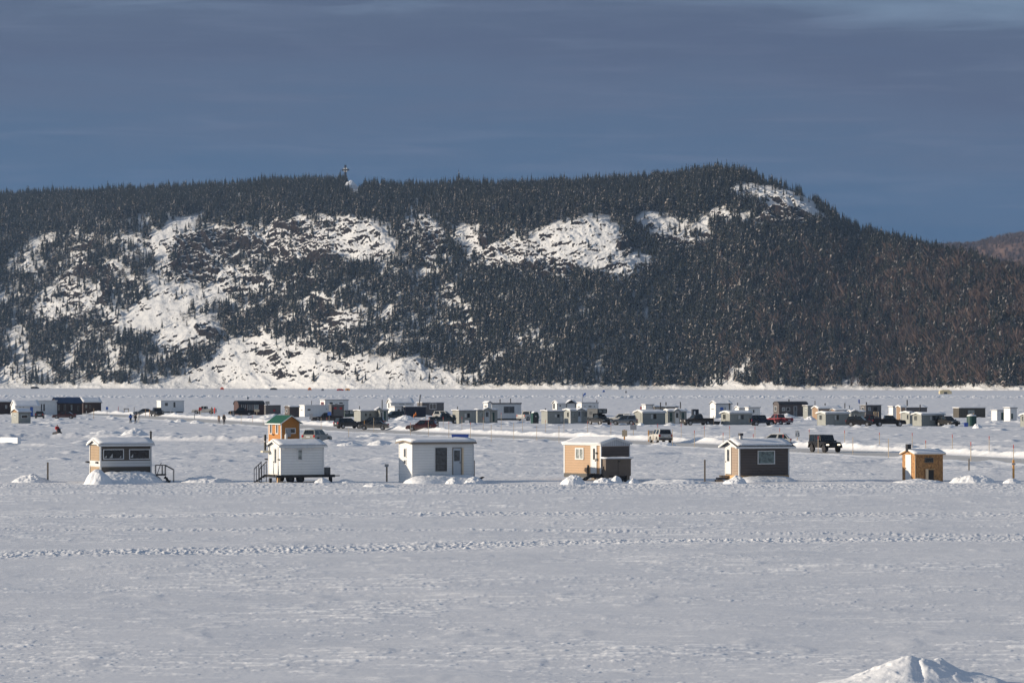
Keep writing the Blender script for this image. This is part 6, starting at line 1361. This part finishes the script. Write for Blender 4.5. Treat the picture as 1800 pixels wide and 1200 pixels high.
# ================================================================ odds and ends
def toilet(label, u0, u1, vt, vb, mat, yaw=20, cat='toilet'):
    p = G((u0+u1)/2, vb); s = p.y/F; w = (u1-u0)*s*.72; h = (vb-vt)*s; o = thing('portable_toilet', label, cat, p, R(yaw))
    MB().prism([(-w/2,0),(w/2,0),(w/2,h*.88),(w*.3,h),(-w*.3,h),(-w/2,h*.88)], 'y', 0, w).build('cabin', mat, o, bevel=.04)
    d = MB().box(-w*.32, w*.32, -.03, -.002, .1, h*.84).build('door', M['iron'], o); MB().box(-w*.1, w*.1, -.04, -.031, h*.6, h*.68).build('door_plate', M['signw'], d)
    MB().prism([(-w*.42,h*.95),(-w*.28,h+.04),(w*.28,h+.04),(w*.42,h*.95),(w*.25,h+.16),(-w*.25,h+.16)], 'y', .02, w-.02).build('roof_snow', SNOW, o, bevel=.03)
toilet('dark green portable toilet with snow on its roof, beside the white house', 934, 949.5, 724.5, 744, M['green'])
o = thing('tank_hut', 'round dark green tank hut capped with snow, blue bin beside it', 'tank hut', G(1709.5, 749)+Vector((0,1.2,0)), 0); s = Yv(749)/F
MB().tube((0,0,-.1),(0,0,18*s),8.6*s,24).build('drum', M['green'], o, smooth_=False); m = MB(); m.tube((0,0,18*s+.003),(0,0,20*s),8.9*s,24,r2=7*s); m.tube((0,0,20*s+.001),(0,0,21.3*s),7*s,24,r2=2*s); m.build('snow_cap', SNOW, o, smooth_=True); MB().tube((3.5*s,0,19*s),(3.5*s,0,23*s),.06,8).build('vent_pipe', M['wood'], o)
def crate(label, u0, u1, v0, v1, vb, mat, name='plastic_bin', cat='bin', depth=.6, lid=True, tilt=0):
    p = G((u0+u1)/2, vb); s = p.y/F; w = (u1-u0)*s; o = thing(name, label, cat, p+Vector((0,0,(vb-v1)*s)), R(tilt)); h = (v1-v0)*s
    MB().prism([(-w*.46,0),(w*.46,0),(w*.5,h*.92),(-w*.5,h*.92)], 'y', 0, depth).build('tub', mat, o, bevel=.02)
    if lid: MB().box(-w*.52, w*.52, -.03, depth+.03, h*.925, h).build('lid', mat, o, bevel=.01)
    return o
crate('bright blue bin standing against the round green tank hut', 1695, 1702, 742.5, 749.8, 749.8, M['blue'])
crate('blue tote on the snow bank in front of the bus-shaped house', 435.5, 443, 732.5, 737.5, 738, M['blue'])
crate('blue ice-fishing tote behind the open tailgate of the maroon SUV', 768, 775, 750, 755.5, 756, M['blue'])
o = crate('long deep-blue covered sled load behind the tall-window hut', 793.5, 824, 762.3, 771, 774, M['blue'], 'covered_sled', 'sled', .9, False); MB().box(-1.1,1.2,.02,.8,-.22,-.02).build('sled_base', M['black'], o)
sl_o = thing('plastic_sled', 'orange-red plastic sled propped upright at the rear of the maroon SUV', 'sled', G(760.8, 755.8)+Vector((0,-.3,.1)), R(-15)); MB().prism([(-.30,0),(.02,.02),(.26,.5),(.34,1.0),(.22,1.35),(.12,.9),(-.05,.42),(-.28,.22)], 'y', -.05, .05).build('shell', M['orangered'], sl_o)
o = thing('black_sled', 'black open cargo sled parked left of the grey tall-pipe hut', 'sled', G(1255.5, 746.8), R(2)); s = Yv(746.8)/F; MB().prism([(-9.5*s,1*s),(8.5*s,1*s),(11.5*s,6.5*s),(-12*s,6.8*s)], 'y', 0, 1.1).build('hull', M['black'], o); MB().box(-9*s, 8*s, .1, .2, -.02, .9*s).build('runner', M['iron'], o)
for (lab, u0, u1, v0, v1, vb) in (('tall black box shelter standing behind the muddy brown pickup', 1217.3, 1228.5, 719, 738, 741), ('low navy box beside the tall black shelter', 1228.7, 1233.5, 727, 733.5, 740.5)):
    p = G((u0+u1)/2, vb); s = p.y/F; w = (u1-u0)*s; o = thing('box_shelter', lab, 'shelter', p, R(12)); MB().box(-w/2, w/2, 0, w*.8, -.05, (vb-v0)*s).build('cover', NAVY if 'black' in lab else M['blue'], o, bevel=.03); MB().box(-w*.3, -w*.05, -.012, -.002, .5, (vb-v0)*s*.85).build('flap', M['signw'] if 'black' in lab else M['iron'], o)
o = thing('wooden_rack', 'pale wooden rack on the open snow left of the blue-grey car', 'rack', G(222.5, 725.5), R(5)); s = Yv(725.5)/F
for x in (-4, 3.5): MB().box(x*s-.08, x*s+.08, -.05, .05, -.1, 8*s).build('upright', M['wood'], o)
MB().box(-5*s, 4*s, -.07, -.052, 6.5*s, 8*s).build('board', M['greywood'], o)
for (u, v0, vb, lb) in ((1024, 690.5, 729, 'blue flag streaming from a mast above the white motor trailer'), (1511, 701.5, 735, 'small blue flag on a thin mast beside the balcony hut')):
    p = G(u, vb); s = p.y/F; o = thing('flag', lb, 'flag', p, 0); big = u < 1200
    m = MB(); m.tube((0,0,0),(0,0,(vb-v0)*s),.035,6); m.build('mast', M['iron'], o)
    h = (vb-v0)*s; m = MB(); n = 8
    if big: P = [(.05,h-.5),(.35,h-.05),(.75,h+.05),(.75,h-.35),(.4,h-.5),(.15,h-.95)]
    else: P = [(-.3,h-.15),(.02,h),(.05,h-.8),(-.2,h-.85)]
    m.prism(P, 'y', -.015, .015); m.build('cloth', M['bluesign'], o)
m = MB(); m.tube((0,0,0),(0,0,1.1),.22,10); o = thing('fuel_can', 'red fuel can on a stand before the narrow white hut', 'fuel can', G(1127.3, 744.5)+Vector((0,2,0)), 0); s = Yv(744.5)/F
MB().box(-.1,.1,-.1,.1,-.1,24*s).build('stand', M['iron'], o); MB().box(-.12,.15,-.35,-.105,24.5*s,30*s).build('can', M['redp'], o, bevel=.03)
# far shore odds and ends
def far_box(label, u0, u1, v0, v1, mat, nm, cat, depth=3, roof=False):
    vb = v1; Y = Yv(vb); Y = min(Y, 2500 if u0 > 1000 else 3000); s = Y/F; o = thing(nm, label, cat, PT((u0+u1)/2, vb, Y), 0); w = (u1-u0)*s; h = (v1-v0)*s
    if roof: MB().prism([(-w/2,0),(w/2,0),(w*.38,h*.7),(0,h),(-w*.38,h*.7)], 'y', 0, depth).build('canopy', mat, o)
    else: MB().prism([(-w/2,0),(w/2,0),(w/2,h*.6),(w*.25,h),(-w*.3,h),(-w/2,h*.7)], 'y', 0, depth).build('shell', mat, o, bevel=.1)
    MB().box(-w*.15, w*.1, -.06, -.005, .0, h*.5).build('opening', M['iron'], o)
far_box('tiny orange-red tent at the foot of the far slope', 387, 393.5, 680, 684.5, M['orangered'], 'fishing_tent', 'tent', 3, True)
far_box('tiny dark cluster of gear at the foot of the far snow face', 475, 487, 681.5, 685, M['iron'], 'gear_sledge', 'sledge')
far_box('tiny orange frame tent at the far shore', 541, 547.5, 680.5, 685.5, M['orange'], 'fishing_tent', 'tent', 3, True)
far_box('tiny grey round tent at the far shore', 564.5, 569.5, 682, 686.5, M['greytip'], 'fishing_tent', 'tent', 3, True)
far_box('tiny red vehicle at the far shore beside the orange box', 592, 604, 683, 686.2, M['redp'], 'far_vehicle', 'vehicle')
far_box('tiny orange box hut at the far shore beside the red vehicle', 607, 615, 682.3, 686.2, M['orangewood'], 'far_hut', 'ice hut')
far_box('tiny light-blue tent under the far shore snow', 1059, 1063.5, 685, 689, M['bluesign'], 'fishing_tent', 'tent', 3, True)
far_box('tiny grey board hut under the far shore forest', 1098.5, 1102, 686, 690.5, M['greytip'], 'far_hut', 'ice hut')
far_box('pale yellow barn at the far shore under the right forest', 1652, 1673, 685, 692.3, paint('pale_yellow_boards', (.55,.47,.30), .6, .1), 'far_barn', 'barn', 6)
far_box('tiny dark vehicle on the far shore below the left slope', 54, 68, 679, 683, M['iron'], 'far_vehicle', 'vehicle')
# more ploughed heaps among the village
hp = [(620,672,769,6,'snow heap on the near road edge below the grey sedan'),(640,700,783,9,'long snow heap right of the silver SUV'),(585,640,784,7,'snow ridge beside the silver SUV'),(150,215,762,6,'low snow heap behind the brown hut with white band'),(205,262,766,13,'rounded snow mound by the chimney of the brown hut with white band'),(300,330,742,6,'small peaked snow heap beside the ice road near the walkers'),(330,362,744,5,'second peaked snow heap beside the ice road near the walkers'),(380,430,736,6,'snow bank in front of the black pickup'),(450,500,735,7,'snow bank below the camper trailer'),(520,600,744,4,'snow bank before the brown pickup'),(880,905,745,4,'small snow lump before the white house with picture window'),(904,918,738,6,'bright snow pile at the end of the white house'),(960,990,748,3,'low snow before the plain grey hut'),(1040,1075,750,3,'low snow before the camper pickup'),(1120,1135,748,5,'snow heap at the gable of the double-door grey hut'),(1165,1190,748,5,'snow heap between the grey huts left of the brown pickup'),(1345,1412,735,8,'bright ploughed snow in front of the dark long house'),(1412,1438,738,7,'snow heap before the tan sunlit gable'),(1711,1731,752.5,8,'bright snow pile beside the round green tank hut'),(1735,1770,742,3,'low snow before the white hut with green openings'),(1140,1195,783,6,'snow heap at the roadside behind the tan hut'),(1250,1310,771,6,'snow heap on the far road bank left of the chimney hut'),(1395,1420,779,5,'snow round the foot of the speed limit sign'),(1660,1700,788,5,'first snow knoll on the far road bank at the right'),(1700,1735,789,6,'second snow knoll on the far road bank at the right'),(1570,1625,787,6,'snow knoll on the far road bank behind the chipboard hut'),(985,1040,758,4,'low snow ridge behind the tan hut'),(700,760,792,4,'low snow ridge left of the covered sled'),(60,125,744,4,'low snow heap before the maroon sedan'),(185,225,727,5,'snow heap beside the small blue notice board')]
for i, (a, b, vb, hp_, lb) in enumerate(hp): heap(lb, a, b, vb, hp_*.9, 1.6+.02*(b-a), 100+i, rough=.45, res=44)
o = MB().box(-1.9, 1.8, 0, .5, -.05, 1.0).build('snow_block_wall', SNOW, bevel=.08); o.rotation_euler = (0, 0, R(-48)); o.location = G(16, 780.8); o.scale = (1, 1, .85); tag(o, 'cut wall of packed snow catching full sun at the left edge', 'snow wall')
